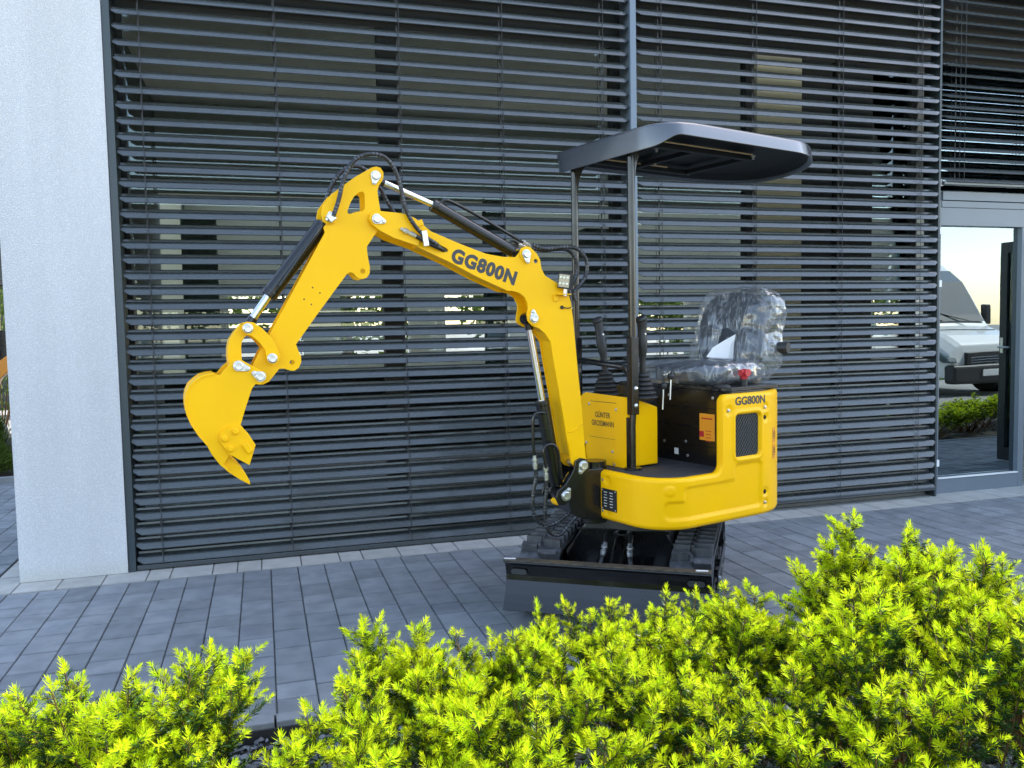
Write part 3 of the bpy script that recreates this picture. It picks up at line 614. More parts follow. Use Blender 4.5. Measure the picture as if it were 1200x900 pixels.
# weld beads
for pts_ in ([(.664, 1.592), (.654, 1.535), (.661, 1.5155)], [(.0565, .7505), (.045, .69)]):
    mb = MB(); mb.tube(smooth_path([B(p_[0], .0012, p_[1]) for p_ in pts_], .004), .0024, 6, ring=.25); obj('weld_bead', mb, ['yellow', 'yellow'], boom)
# stick
mb = MB(); h1 = circle2(0.8662, 1.4228, .009, 12); h2 = circle2(1.1257, 1.1028, .0085, 12)
plate(mb, [STICK, STICKWIN, h1, h2], -.021, -.012); plate(mb, [STICK, STICKWIN[:], h1[:], h2[:]], -W+.012, -W+.021)
stick = obj('dipper_stick', mb, 'yellow', ex, bevel=.0014)
si = [(.828, 1.552), (.858, 1.51), (.905, 1.435), (.931, 1.41), (1.03, 1.284), (1.118, 1.166), (1.155, 1.10), (1.19, 1.09), (1.232, 1.115), (1.192, 1.196), (1.109, 1.342), (.984, 1.56), (.93, 1.60), (.86, 1.59)]
mb = MB(); plate(mb, si, -W+.0214, -.0214); obj('box_section', mb, 'yellow', stick, bevel=.001)
for t0_, t1_ in ((-.0118, -.004), (-W+.004, -W+.0118)): mb = MB(); plate(mb, EAR, t0_, t1_); obj('cylinder_ear', mb, 'yellow', stick, bevel=.0012)
pin(stick, B(.8093, -.0115, 1.764), flag=(.006, -.024)); 
mb = MB(); mb.cyl(B(.8093, -.010, 1.764), B(.8093, -W+.004, 1.764), .0135); mb.cyl(B(.975, -.003, 1.619), B(.975, -W+.003, 1.619), .012); obj('pin_shaft', mb, 'steel', stick)
mb = MB()
for s_, z_ in ((1.0463, 1.3638), (1.0212, 1.3451), (1.0771, 1.3228), (1.0528, 1.3048)): mb.cyl(B(s_, -.0125, z_), B(s_, -.0114, z_), .0028, seg=8)
obj('tapped_hole', mb, 'black', stick)
# bucket linkage
for k_, (o0, o1) in enumerate(((.004, .013), (-W-.013, -W-.004))):
    mb = MB(); plate(mb, LINKB, o0, o1); obj('tipping_link', mb, 'yellow', stick, bevel=.0014)
mb = MB(); plate(mb, LINKC, -W+.006, -.006); 
lk = obj('bucket_link', mb, 'yellow', ex, bevel=.0016)
bw0, bw1 = .045, -W-.045
mb = MB(); plate(mb, BUCKET, bw0-.008, bw0); plate(mb, BUCKET, bw1, bw1+.008)
bucket = obj('bucket', mb, 'yellow', ex, bevel=.0014)
skin = BUCKET[12:27]; 
cs, cz = 1.375, .93
mb = MB(); outer = [(cs+(p[0]-cs)*1.012, cz+(p[1]-cz)*1.012) for p in skin[2:]]; inn = [(cs+(p[0]-cs)*.95, cz+(p[1]-cz)*.95) for p in skin[2:]]
plate(mb, outer+inn[::-1], bw1+.0085, bw0-.0085); obj('shell', mb, 'yellow', bucket)
mb = MB(); rim = [(cs+(p[0]-cs)*1.028, cz+(p[1]-cz)*1.028) for p in skin[3:]]; rin = [(cs+(p[0]-cs)*.985, cz+(p[1]-cz)*.985) for p in skin[3:]]
plate(mb, rim+rin[::-1], bw0-.004, bw0+.004); obj('rim', mb, 'yellow', bucket, bevel=.0012)
mb = MB(); plate(mb, rim+rin[::-1], bw1-.004, bw1+.004); obj('rim', mb, 'yellow', bucket, bevel=.0012)
mb = MB(); plate(mb, [(1.36, 1.06), (1.30, 1.10), (1.27, 1.06), (1.30, 1.02), (1.42, 1.05)], -W-.010, .010); obj('hinge_block', mb, 'yellow', bucket, bevel=.003)
mb = MB(); plate(mb, [(1.4224, 0.8433), (1.4073, 0.8078), (1.3811, 0.7684), (1.357, .745), (1.352, .7535), (1.374, .775), (1.3988, 0.8157), (1.4067, 0.8534)], bw1+.001, bw0-.001); obj('cutting_edge', mb, 'yellow', bucket, bevel=.001)
for k in range(4):
    o = bw1+.012+(bw0-bw1-.052)*k/3
    mb = MB(); plate(mb, LIP[1:], o, o+.028); obj('tooth', mb, 'yellow', bucket, bevel=.002)
for o0, o1 in ((bw0+.0005, bw0+.010), (bw1-.010, bw1-.0005)):
    mb = MB(); plate(mb, CUTTER, o0, o1); sc_ = obj('side_cutter', mb, 'yellow', bucket, bevel=.0018)
    if o0 > 0:
        for s_, z_ in ((1.3287, .8793), (1.364, .8575), (1.3466, .8224)):
            mb = MB(); mb._lathe(B(s_, o1, z_), Lb, [(.0125, 0), (.0125, .0025), (.0095, .0027), (.0095, .008), (.0075, .010)], 16, 0); obj('bolt', mb, 'yellow', sc_)
        mb = MB(); mb.box(B(1.2925, o1+.003, .822), (.040, .008, .022), RB @ Matrix.Rotation(-1.0, 3, 'Y')); obj('wear_step', mb, 'yellow', sc_, bevel=.003)
pin(stick, B(1.1955, .0135, 1.1194)); pin(lk, B(1.2722, .0135, 1.2237))
pin(bucket, B(1.3094, .0462, 1.0980), flag=(-.028, -.010)); pin(bucket, B(1.2409, .0462, 1.0605), flag=(.020, .011))
mb = MB(); mb.cyl(B(1.1955, .012, 1.1194), B(1.1955, -W-.02, 1.1194), .013); mb.cyl(B(1.2395, .012, 1.0595), B(1.2395, -W-.02, 1.0595), .013); obj('pin_shaft', mb, 'steel', stick)
mb = MB(); mb.cyl(B(1.2722, .012, 1.2237), B(1.2722, -W-.02, 1.2237), .013); mb.cyl(B(1.3079, .012, 1.0969), B(1.3079, -W-.02, 1.0969), .013); obj('pin_shaft', mb, 'steel', lk)

# hydraulic cylinders
OC = -W/2
def ram(name, base, head, rod_end, rb, rr, eye=.022, gland=.022):
    base, head, rod_end = map(Vector, (base, head, rod_end)); d = (head-base).normalized()
    mb = MB(); s0 = base+d*.03
    mb._lathe(s0, d, [(rb*.8, 0), (rb, .008), (rb, (head-s0).length-gland), (rb*1.08, (head-s0).length-gland+.002), (rb*1.08, (head-s0).length-.003), (rb*.9, (head-s0).length)], 28, 0)
    mb.cyl(base-Lb*.022, base+Lb*.022, eye)
    c = obj(name, mb, 'black', ex, bevel=.001)
    mb = MB(); mb.cyl(head, rod_end-(rod_end-head).normalized()*.035, rr, seg=24); obj('piston_rod', mb, 'chrome', c)
    mb = MB(); e = (rod_end-head).normalized(); mb.cyl(rod_end-e*.045, rod_end, rr*1.15); mb.cyl(rod_end-Lb*.022, rod_end+Lb*.022, eye*.95); obj('rod_eye', mb, 'black', c, bevel=.001)
    return c
ca = ram('arm_cylinder', B(.2291, OC, 1.4933), B(.5869, OC, 1.6782), B(.8093, OC, 1.764), .0235, .0125)
cb = ram('bucket_cylinder', B(.975, OC, 1.619), B(1.1945, OC, 1.3344), B(1.2722, OC, 1.2237), .0275, .0145)
cc = ram('boom_cylinder', B(.079, OC, .5352), B(.1449, OC, .918), B(.2011, OC, 1.2454), .0275, .0145, eye=.026)
def hose(parent, pts, r, m='hose', ring=.16, name='hose', step=.0032):
    mb = MB(); mb.tube(smooth_path(pts, step), r, 10, ring=ring); return obj(name, mb, [m, 'hose_light'], parent)
def fitting(parent, a, b, r=.0085):
    a, b = Vector(a), Vector(b); d = b-a; L_ = d.length
    mb = MB(); mb._lathe(a, d, [(r*.75, 0), (r*.75, L_*.2), (r*1.1, L_*.21), (r*1.1, L_*.42), (r*.7, L_*.43), (r*.7, L_*.55), (r, L_*.56), (r, L_*.8), (r*.85, L_*.82), (r*.85, L_)], 6, 0); return obj('fitting', mb, 'steel', parent, bevel=.0006)
# arm cylinder hard line and the hoses that loop round the boom elbow
hl = hose(ca, [B(.555, OC, 1.672), B(.545, OC, 1.690), B(.520, OC, 1.695), B(.4027, OC, 1.643), B(.235, OC, 1.5555), B(.215, OC, 1.548)], .0065, 'black', 0, 'hard_line', .01)
hose(ca, [B(.225, OC-.02, 1.535), B(.245, OC-.02, 1.552), B(.262, OC-.02, 1.545), B(.262, OC-.02, 1.53)], .006, 'black', 0, 'hard_line', .01)
fitting(ca, B(.222, OC, 1.551), B(.183, OC, 1.531)); fitting(ca, B(.228, OC-.02, 1.537), B(.19, OC-.02, 1.528))
def zoff(pts, o, s=0): return [B(p[0], o, p[1]) for p in pts]
hose(boom, zoff([(0.1886, 1.532), (0.1409, 1.5181), (0.0851, 1.5226), (0.0209, 1.5273), (-0.0208, 1.5113), (-0.0472, 1.4745), (-0.0465, 1.4235), (-0.0188, 1.3791), (0.0101, 1.3485), (.005, 1.31)], -.02), .0085)
hose(boom, zoff([(0.1841, 1.5255), (0.1174, 1.5168), (0.0606, 1.523), (0.0158, 1.5207), (-0.0125, 1.4985), (-0.0282, 1.4615), (-0.0246, 1.4201), (-0.0057, 1.3855), (0.0119, 1.3579), (.004, 1.31)], -.065), .0085)
hose(boom, zoff([(0.9716, 1.6112), (0.966, 1.6253), (0.9496, 1.6732), (0.9393, 1.7149), (0.9261, 1.7539), (0.9038, 1.7934), (0.8728, 1.8219), (0.8298, 1.8335), (0.7869, 1.8273), (0.7536, 1.7963), (0.7359, 1.7581), (0.7245, 1.7133), (0.7134, 1.6591), (0.6956, 1.6141), (0.6679, 1.5751), (0.6364, 1.5452), (0.600, 1.5240), (.575, 1.500)], .022)[:-1]+[B(.575, -.004, 1.510)], .0085)
hose(boom, zoff([(0.9705, 1.6128), (0.9719, 1.6723), (0.9492, 1.7351), (0.9226, 1.7789), (0.8892, 1.8076), (0.8503, 1.8156), (0.8123, 1.7991), (0.7688, 1.7434), (0.7441, 1.697), (0.7189, 1.6566), (.69, 1.60)], -W-.01), .0085)
fitting(boom, B(.7299, .016, 1.5754), B(.668, .016, 1.548), .0095)
hose(boom, [B(.672, .016, 1.55), B(.62, .016, 1.5235), B(.5800, .010, 1.5080), B(.560, -.006, 1.501)], .0085, ring=0)
mb = MB(); mb.box(B(.641, .026, 1.541), (.020, .010, .056), RB @ Matrix.Rotation(.15, 3, 'Y')); mb.box(B(.641, .010, 1.541), (.016, .022, .02), RB); obj('hose_clamp', mb, 'steel', boom, bevel=.0015)
fitting(cb, B(.992, .002, 1.598), B(.969, .012, 1.622), .011)
mb = MB(); mb.box(B(.978, .006, 1.607), (.03, .03, .026), RB @ Matrix.Rotation(-.9, 3, 'Y')); obj('port_block', mb, 'steel', cb, bevel=.003)
hose(cb, [B(1.018, -.02, 1.566), B(1.04, -.012, 1.535), B(1.10, -.012, 1.452), B(1.16, -.012, 1.368)], .006, 'black', 0, 'hard_line', .01)
# boom cylinder lines
hose(cc, zoff([(0.1909, 0.6784), (0.197, 0.7474), (0.1951, 0.8499), (0.1761, 0.8693), (0.1436, 0.868)], -.03), .0062, 'black', 0, 'hard_line', .01)
hose(cc, zoff([(0.1538, 0.6478), (0.164, 0.7107), (0.156, 0.7376), (0.1256, 0.7424), (0.1032, 0.72), (0.0929, 0.6532), (.085, .60)], -.005), .0065, 'black', 0, 'hard_line', .01)
fitting(cc, B(.192, -.03, .70), B(.189, -.03, .645), .011); fitting(cc, B(.155, -.01, .665), B(.151, -.01, .60), .011)
hose(cc, zoff([(0.19, 0.6482), (0.1884, 0.6093), (0.2017, 0.5418), (0.2029, 0.4798), (0.1842, 0.4359), (0.1468, 0.411), (0.1007, 0.4199), (0.0315, 0.4579)], -.03), .0085)
hose(cc, zoff([(0.151, 0.6034), (0.1526, 0.5504), (0.1595, 0.4943), (0.1569, 0.417), (0.1285, 0.3792), (0.0899, 0.3749), (0.0502, 0.4132), (0.0059, 0.4535)], -.01), .0085)

# work lamp on the boom
lp = MB(); lc = B(.055, .020, 1.391); RL = RB @ Matrix.Rotation(math.radians(-14), 3, 'Z') @ Matrix.Rotation(math.radians(10), 3, 'Y')
n_l = RL @ Vector((1, 0, 0)); s_l = RL @ Vector((0, 1, 0)); u_l = RL @ Vector((0, 0, 1))
RL2 = Matrix((n_l, s_l, u_l)).transposed()
fr = Vector((-math.sin(0.75), -math.cos(0.75), -.05)).normalized(); rt = fr.cross(UP).normalized()*-1; up_ = rt.cross(fr); up_ = up_ if up_.z > 0 else -up_
lc = B(.075, .030, 1.390)
RLM = Matrix((rt, up_, fr)).transposed()
sh = RLM @ Matrix.Rotation(-.16, 3, 'Z')
lamp = MB(); lamp.box(lc, (.054, .060, .018), sh); 
for k in range(6): lamp.box(lc+(sh @ Vector((-.022+.0088*k, 0, -.019))), (.003, .054, .022), sh)
lamp_o = obj('work_lamp', lamp, 'black_matt', ex, bevel=.002)
mb = MB(); mb.box(lc+(sh @ Vector((0, 0, .0095))), (.044, .049, .002), sh); obj('reflector', mb, 'reflector', lamp_o)
for i in range(3):
    for j in range(2):
        mb = MB(); c = lc+(sh @ Vector((-.0145+.0145*i, -.012+.024*j, .0108))); mb._lathe(c, fr, [(.0062, 0), (.0058, .002), (.004, .0035), (.001, .004)], 14, 0); obj('lens', mb, 'lens', lamp_o)
mb = MB(); mb.box(lc+(sh @ Vector((0.005, -.045, -.006))), (.016, .03, .012), sh); obj('mount', mb, 'steel', lamp_o, bevel=.002)
hose(lamp_o, [lc+(sh @ Vector((.026, -.03, -.01))), B(.0306, .012, 1.3206), B(.0311, .012, 1.2936), B(.0501, .008, 1.2836), B(.0764, .004, 1.2872)], .0022, 'black', 0, 'cable')
mb = MB(); mb._lathe(B(.0764, .0004, 1.2872), Lb, [(.0075, 0), (.0075, .003), (.005, .005)], 14, 0); obj('grommet', mb, 'black', boom)

# swing bracket
BR = [(0.033, 0.6717), (0.0097, 0.682), (-0.0174, 0.6747), (-0.0326, 0.6491), (-0.0244, 0.6218), (0.0032, 0.5998), (0.0309, 0.5605), (0.0585, 0.518), (0.0818, 0.496), (0.1084, 0.4987), (0.123, 0.5277), (0.115, 0.5545), (0.0804, 0.5789), (0.057, 0.6114), (0.0412, 0.6378)]
mb = MB(); plate(mb, BR, .004, .016); plate(mb, BR, -W-.016, -W-.004)
plate(mb, [(-.10, .63), (-.02, .63), (.02, .58), (.06, .51), (.05, .46), (.0, .43), (-.12, .41)], -W-.004, .004)
mb.cyl(B(-.09, OC, .40), B(-.09, OC, .655), .05)
br = obj('swing_bracket', mb, 'black', ex, bevel=.003)
pin(br, B(0, .0165, .65), flag=(.013, -.023), r=.018); pin(br, B(.079, .0165, .5352), flag=(-.012, .022), r=.018)
mb = MB(); mb.cyl(B(0, .016, .65), B(0, -W-.018, .65), .015); mb.cyl(B(.079, .016, .5352), B(.079, -W-.018, .5352), .015); obj('pin_shaft', mb, 'steel', br)
# ------------------------------------------------------------------ upper body
def sstep(a, b, x):
    t = min(max((x-a)/(b-a), 0), 1); return t*t*(3-2*t)
def rr_sd(u, z, u0, u1, z0, z1, r):
    cx, cz = (u0+u1)/2, (z0+z1)/2; dx, dz = abs(u-cx)-(u1-u0)/2+r, abs(z-cz)-(z1-z0)/2+r
    return math.hypot(max(dx, 0), max(dz, 0))+min(max(dx, dz), 0)-r
def relief(u, z):
    d = min(rr_sd(u, z, -.235, .285, .458, .535, .022), rr_sd(u, z, -.235, .205, .458, .590, .022), rr_sd(u, z, -.235, -.072, .458, .652, .022))
    off = -.0075*(1-sstep(-.011, .001, d))
    d = math.hypot(u-.262, z-.575); off += .004*(1-sstep(.014, .024, abs(d-.004)+.004)) if d < .03 else 0
    d = rr_sd(u, z, -.222, -.075, .672, .848, .018); off += .004*(1-sstep(.0, .014, abs(d-.008))) ; off -= .016*(1-sstep(-.004, .003, d))
    for cu, cz, r in ((-.038, .866, .021), (-.258, .866, .02), (-.258, .824, .02), (-.258, .515, .02), (-.258, .470, .02), (.57, .585, .02), (.57, .458, .02)):
        d = math.hypot(u-cu, z-cz); off -= .005*(1-sstep(r*.55, r*1.15, d))
    return off
def body_path():
    """half outline of the body in plan, from the front centre opening round to the rear centre: (x, y, nx, ny, u)"""
    P = []; st = .006
    def line(a, b, n, u0, du):
        L_ = math.hypot(b[0]-a[0], b[1]-a[1]); k = max(1, int(L_/st))
        for i in range(k): t = i/k; P.append((a[0]+(b[0]-a[0])*t, a[1]+(b[1]-a[1])*t, n[0], n[1], u0+du*L_*t))
    def arc(c, r, a0, a1, u0, du):
        L_ = abs(a1-a0)*r; k = int(L_/st)
        for i in range(k): t = i/k; a = a0+(a1-a0)*t; P.append((c[0]+r*math.cos(a), c[1]+r*math.sin(a), math.cos(a), math.sin(a), u0+du*L_*t))
    arc((.318, .087), .012, -PI/2, 0, .67, -1)
    line((.33, .087), (.33, .30), (1, 0), .16+PI/2*.17+.213, -1)
    arc((.16, .30), .17, 0, PI/2, .16+PI/2*.17, -1)
    # side with the step up to the rear cover
    xs = list(np.arange(.16, .066, -.006))+[.062-.0227*k/3 for k in range(0, 3)]+[.037-.04*math.sin(t) for t in np.linspace(0, PI/2, 9)]+[-.0036]+[-.0036-.025*(1-math.cos(t)) for t in np.linspace(.2, PI/2, 8)]+list(np.arange(-.033, -.22, -.005))
    for x in xs: P.append((float(x), .47, 0, 1, float(x)))
    arc((-.22, .17), .30, PI/2, PI, -.22, -1)
    line((-.52, .17), (-.52, 0.0), (-1, 0), -.22-PI/2*.30, -1); P.append((-.52, 0.0, -1, 0, -.22-PI/2*.30-.17))
    return P
def ztop(x, u):
    if u > .037: return .622
    if x > -.0031: return .622+.04-math.sqrt(max(.04**2-(.037-x)**2, 0))
    if x > -.0286: t = (-.0036-x)/.025; return .905+.025*math.sqrt(max(0, 1-(1-t)**2))
    return .93
def shell(sy):
    rows = []
    zlow = list(np.arange(.44, .585, .005))
    for (x, y, nx, ny, u) in body_path():
        zt = ztop(x, u); r = .016; zb = .42; pts = []
        def P(ins, z): return U(x-nx*ins, sy*(y-ny*ins), z)
        pts += [P(.05, zb+.004), P(.02, zb), P(.006, zb+.004), P(0, zb+.016)]
        hi = [.59+(zt-r-.59)*k/60 for k in range(0, 61)]
        for z in zlow+hi:
            o = relief(u, z) if sy > 0 or True else 0
            pts.append(P(-o, z))
        for k in range(1, 6): a = PI/2*k/5; pts.append(P(r*(1-math.cos(a)), zt-r+r*math.sin(a)))
        pts += [P(.030, zt), P(.034, zt-.006), P(.034, zt-.05)]
        rows.append(pts)
    return rows
mb = MB(); mb.grid(shell(1)); mb.grid(shell(-.70)); body = obj('body_panel', mb, 'yellow', ex)
# black chassis plate, floor and engine box
mb = MB()
def uprism(mb, pts, z0, z1): return mb.prism(pts, S, Fu, Lu, UP, z0, z1)
outline = [(x-nx*.055, y-ny*.055) for x, y, nx, ny, u in body_path()[::4]]
full = outline+[(x, -y*.7) for x, y in reversed(outline[:-1])]
uprism(mb, full, .43, .47); mb.box(U(.30, 0, .535), (.09, .15, .17), RU); obj('chassis_plate', mb, 'black', ex)
front = [(x, y) for x, y in full if x > -.08]
mb = MB(); uprism(mb, [(.285, -.20), (.285, .29), (.24, .38), (.16, .434), (-.10, .434), (-.10, -.30), (.16, -.30), (.24, -.26)], .60, .621); obj('floor_mat', mb, 'mat', ex, bevel=.003)
mb = MB(); mb.tube([U(.04, .21, .6215), U(-.03, .18, .6215), U(-.06, .05, .6215)], .003, 6); mb.tube([U(.10, .30, .6215), U(.0, .33, .6215), U(-.09, .31, .6215)], .002, 6); obj('mat_ridge', mb, 'mat', ex)
mb = MB(); eo = [(x-nx*.036, y-ny*.036) for x, y, nx, ny, u in body_path()[::3] if x < .0]; eo = [(-.09, .434)]+[p for p in eo if p[0] < -.09]
uprism(mb, eo+[(x, -y*.7) for x, y in reversed(eo[:-1])], .615, .934); ebox = obj('engine_box', mb, 'black', ex, bevel=.006)
mb = MB(); uprism(mb, rounded(-.44, -.10, -.28, .40, .03), .9345, .949); obj('seat_plate', mb, 'black', ebox, bevel=.003)
mb = MB()
for z in (.70, .78, .86): mb.box(U(-.089, .10, z), (.004, .60, .003), RU)
obj('pressing', mb, 'black', ebox, bevel=.0015)
for y, z in ((.08, .905), (.335, .905), (.18, .71), (.19, .65), (.05, .70)):
    mb = MB(); hexbolt(mb, U(-.09, y, z), Fu, .0055, .004); obj('bolt', mb, 'steel', ebox)
mb = MB(); mb.box(U(-.0885, .305, .782), (.003, .085, .112), RU); lab = obj('warning_label', mb, 'orange_label', ebox, bevel=.001, label='orange label on the black engine box')
mb = MB()
for k in range(4): mb.box(U(-.0865, .313, .766-.014*k), (.001, .03, .003), RU)
mb.box(U(-.0865, .305, .818), (.001, .06, .006), RU); mb.prism([(-.012, -.012), (.012, -.012), (.012, .012), (-.012, .012)], U(-.0871, .276, .752), Lu, UP, Fu, 0, .0008); obj('print', mb, 'red', lab)
mb = MB(); mb.box(U(-.0885, .125, .663), (.003, .022, .026), RU); obj('small_label', mb, 'white_label', ebox)
# grille in the rear cover
def side_pt(u, z, off=0):
    if u > -.22: return U(u, .47+off, z)
    a = PI/2+(-.22-u)/.30; return U(-.22+(.30+off)*math.cos(a), .17+(.30+off)*math.sin(a), z)
mb = MB(); V = rounded(-.2195, -.0775, .6745, .8455, .018); mb.prism(V, S+Lu*.4575, Fu, UP, Lu, 0, .002); gr = obj('radiator_grille', mb, 'headliner', ex)
mb = MB()
for k in range(-12, 20):
    for sg in (1, -1):
        # diagonal wires clipped to the opening
        x0_, x1_, z0_, z1_ = -.2175, -.0795, .6765, .8435; c0 = x0_+k*.0150; pts = []
        dz = 1.35
        seg = []
        for t in np.linspace(0, 1, 30):
            z = z0_+(z1_-z0_)*t; x = c0+sg*(z-z0_)/dz if sg > 0 else c0+.123-(z-z0_)/dz
            if x0_ <= x <= x1_: seg.append((x, z))
        if len(seg) > 1: mb.tube([U(seg[0][0], .4612, seg[0][1]), U(seg[-1][0], .4612, seg[-1][1])], .0009, 3, caps=False)
obj('wire_mesh', mb, 'wire', gr)
# letters on the curved cover
def wrap_text(txt, h, u0, z0, width, m, parent, bold=.0012):
    mb = text_mb(txt, h, (0, 0, 0), (1, 0, 0), (0, 1, 0), (0, 0, 1), depth=.0003, bold=bold, proud=.0006)
    xs = [v[0] for v in mb.v]; k = width/max(xs); mb.v = [tuple(side_pt(u0-v[0]*k, z0+v[1], v[2])) for v in mb.v]
    return obj('lettering', mb, m, parent)
wrap_text('GG800N', .031, -.072, .886, .180, 'letter', body, .0014)
mb = MB()
for z0_, z1_ in ((.712, .775), (.645, .706)):
    rows_ = [[side_pt(-.315-.034*i/4, z0_+(z1_-z0_)*j, .0012) for j in (0, 1)] for i in range(5)]; mb.grid(rows_)
sl = obj('warning_label', mb, 'orange_label', body, label='orange warning label on the rear corner')
mb = MB()
for zc in (.748, .68):
    a, b, c = side_pt(-.32, zc-.012, .002), side_pt(-.345, zc-.012, .002), side_pt(-.3325, zc+.014, .002); mb.tube([a, b, c, a], .0011, 4)
    mb.tube([side_pt(-.322, zc-.02, .002), side_pt(-.343, zc-.02, .002)], .0012, 4)
obj('warning_triangle', mb, 'letter', sl)
for u, z in ((-.038, .866), (-.258, .866), (-.258, .470), (.57, .585), (.57, .458)):
    if u < .1: c = side_pt(u, z, -.005); n = (side_pt(u, z, .1)-side_pt(u, z)).normalized()
    else: c = U(.325, .14 if u > 0 else 0, z); n = Fu
    if u > .1: continue
    mb = MB(); hexbolt(mb, c, n, .0062, .006); obj('bolt', mb, 'steel', body)
for z in (.585, .458):
    mb = MB(); hexbolt(mb, U(.3255, .127, z), Fu, .0062, .006); obj('bolt', mb, 'steel', body)
for u, z in ((-.258, .824), (-.258, .515)):
    c = side_pt(u, z, -.0052); n = (side_pt(u, z, .1)-side_pt(u, z)).normalized(); mb = MB(); mb._lathe(c, n, [(.0095, 0), (.0095, .0014)], 16, 0); obj('bolt_hole', mb, 'black', body)
for y in (.087, .108):
    mb = MB(); mb._lathe(U(.3302, y, .517), Fu, [(.0068, 0), (.0068, .0012)], 14, 0); obj('bolt_hole', mb, 'black', body)
mb = MB(); mb.box(U(.3325, .171, .508), (.003, .092, .088), RU); dp = obj('data_plate', mb, 'black_matt', body, bevel=.0008, label='black data plate on the front corner')
mb = MB()
for cx_ in (.150, .186):
    for k in range(6): mb.box(U(.3343, cx_, .538-.0115*k), (.0006, (.020, .015, .022, .017)[k % 4], .0026), RU)
obj('print', mb, 'white_label', dp)
mb = MB()
for y, z in ((.131, .546), (.211, .546), (.211, .470), (.131, .470)): hexbolt(mb, U(.334, y, z), Fu, .003, .002)
obj('rivet', mb, 'steel', dp)
# control panel housing
def box_side(mb, y): mb.prism([(.22, .628), (.22, .900), (.205, .917), (.06, .868), (.06, .628)], S, Fu, UP, Lu, y[0], y[1])
mb = MB(); box_side(mb, (-.168, .168)); cp_ = obj('control_housing', mb, 'yellow', ex, bevel=.006, seg=3)
mb = MB(); mb.prism([(-.135, .622), (.155, .622), (.166, .66), (.166, .916), (-.110, .925), (-.128, .914), (-.135, .89)], S, Lu, UP, Fu, .2215, .2245); fp = obj('front_panel', mb, 'yellow', cp_, bevel=.0008)
for y, z in ((-.084, .876), (.093, .862), (-.106, .705), (.068, .683), (.078, .63)):
    mb = MB(); hexbolt(mb, U(.2245, y, z), Fu, .005, .004); obj('screw', mb, 'steel', fp)
mb = MB(); mb.box(U(.2248, .01, .889), (.0012, .17, .002), RU @ Matrix.Rotation(.0, 3, 'X')); mb.box(U(.2248, .0, .735), (.0012, .17, .0012), RU); obj('seam', mb, 'letter_grey', fp)
for txt, z, w_ in (('G\u00dcNTER', .822, .100), ('GROSSMANN', .786, .148)):
    mb = text_mb(txt, .023, (0, 0, 0), (1, 0, 0), (0, 1, 0), (0, 0, 1), depth=.0003, bold=.0004, proud=.0006)
    mx_ = max(v[0] for v in mb.v); mb.v = [tuple(U(.2245+v[2], .005-w_/2+v[0]*w_/mx_, z+v[1])) for v in mb.v]; obj('lettering', mb, 'letter_grey', fp)
mb = MB(); mb.tube(smooth_path([U(.226, -.118, .70), U(.232, -.122, .67), U(.236, -.112, .64), U(.24, -.10, .62)]), .006, 8, ring=.2); obj('hose', mb, 'hose', cp_)
# canopy posts
def post(y, near):
    mb = MB(); px = .212
    mb.tube([U(px, y, 1.16), U(px, y, 1.925)], .0155, 20)
    p = obj('canopy_post', mb, 'black', ex)
    mb = MB(); mb.box(U(px, y, 1.005), (.036, .036, .315), RU); o = obj('sleeve', mb, 'black', p, bevel=.003)
    for z in (.955, .885): 
        for n_, sgn in ((Lu, 1),):
            mb = MB(); mb._lathe(U(px, y, z)+Lu*.018, Lu, [(.010, 0), (.009, .003), (.006, .006), (.001, .007)], 14, 0); obj('bolt', mb, 'steel', p)
    mb = MB(); mb.tube([U(px, y, .86), U(px+.004, y, .80), U(px+.004, y, .625)], .013, 14); mb.box(U(px+.012, y-.012, .73), (.006, .028, .21), RU); mb._lathe(U(px+.004, y, .622), UP, [(.035, 0), (.035, .008), (.02, .010)], 20, 0); obj('post_foot', mb, 'black', p)
    # curved gusset under the canopy
    mb = MB(); g = [(px-.012, 1.92), (px-.012, 1.80), (px-.018, 1.80)]+[(px-.018-.065*(1-math.cos(t)), 1.80+.12*math.sin(t)) for t in np.linspace(.1, PI/2, 8)]
    mb.prism(g, S+Lu*(y-.006), Fu, UP, Lu, 0, .012); obj('gusset', mb, 'black', p)
    return p
post(.185, True); post(-.185, False)
# grab rail across the front
mb = MB(); mb.tube(smooth_path([U(.215, -.165, 1.0), U(.215, -.168, 1.045), U(.218, -.150, 1.062), U(.225, .0, 1.052), U(.218, .135, 1.040), U(.215, .160, 1.022), U(.215, .172, .99)]), .0125, 14); mb.tube([U(.215, -.165, 1.01), U(.215, -.165, .88)], .0125, 12); obj('grab_rail', mb, 'black', ex)
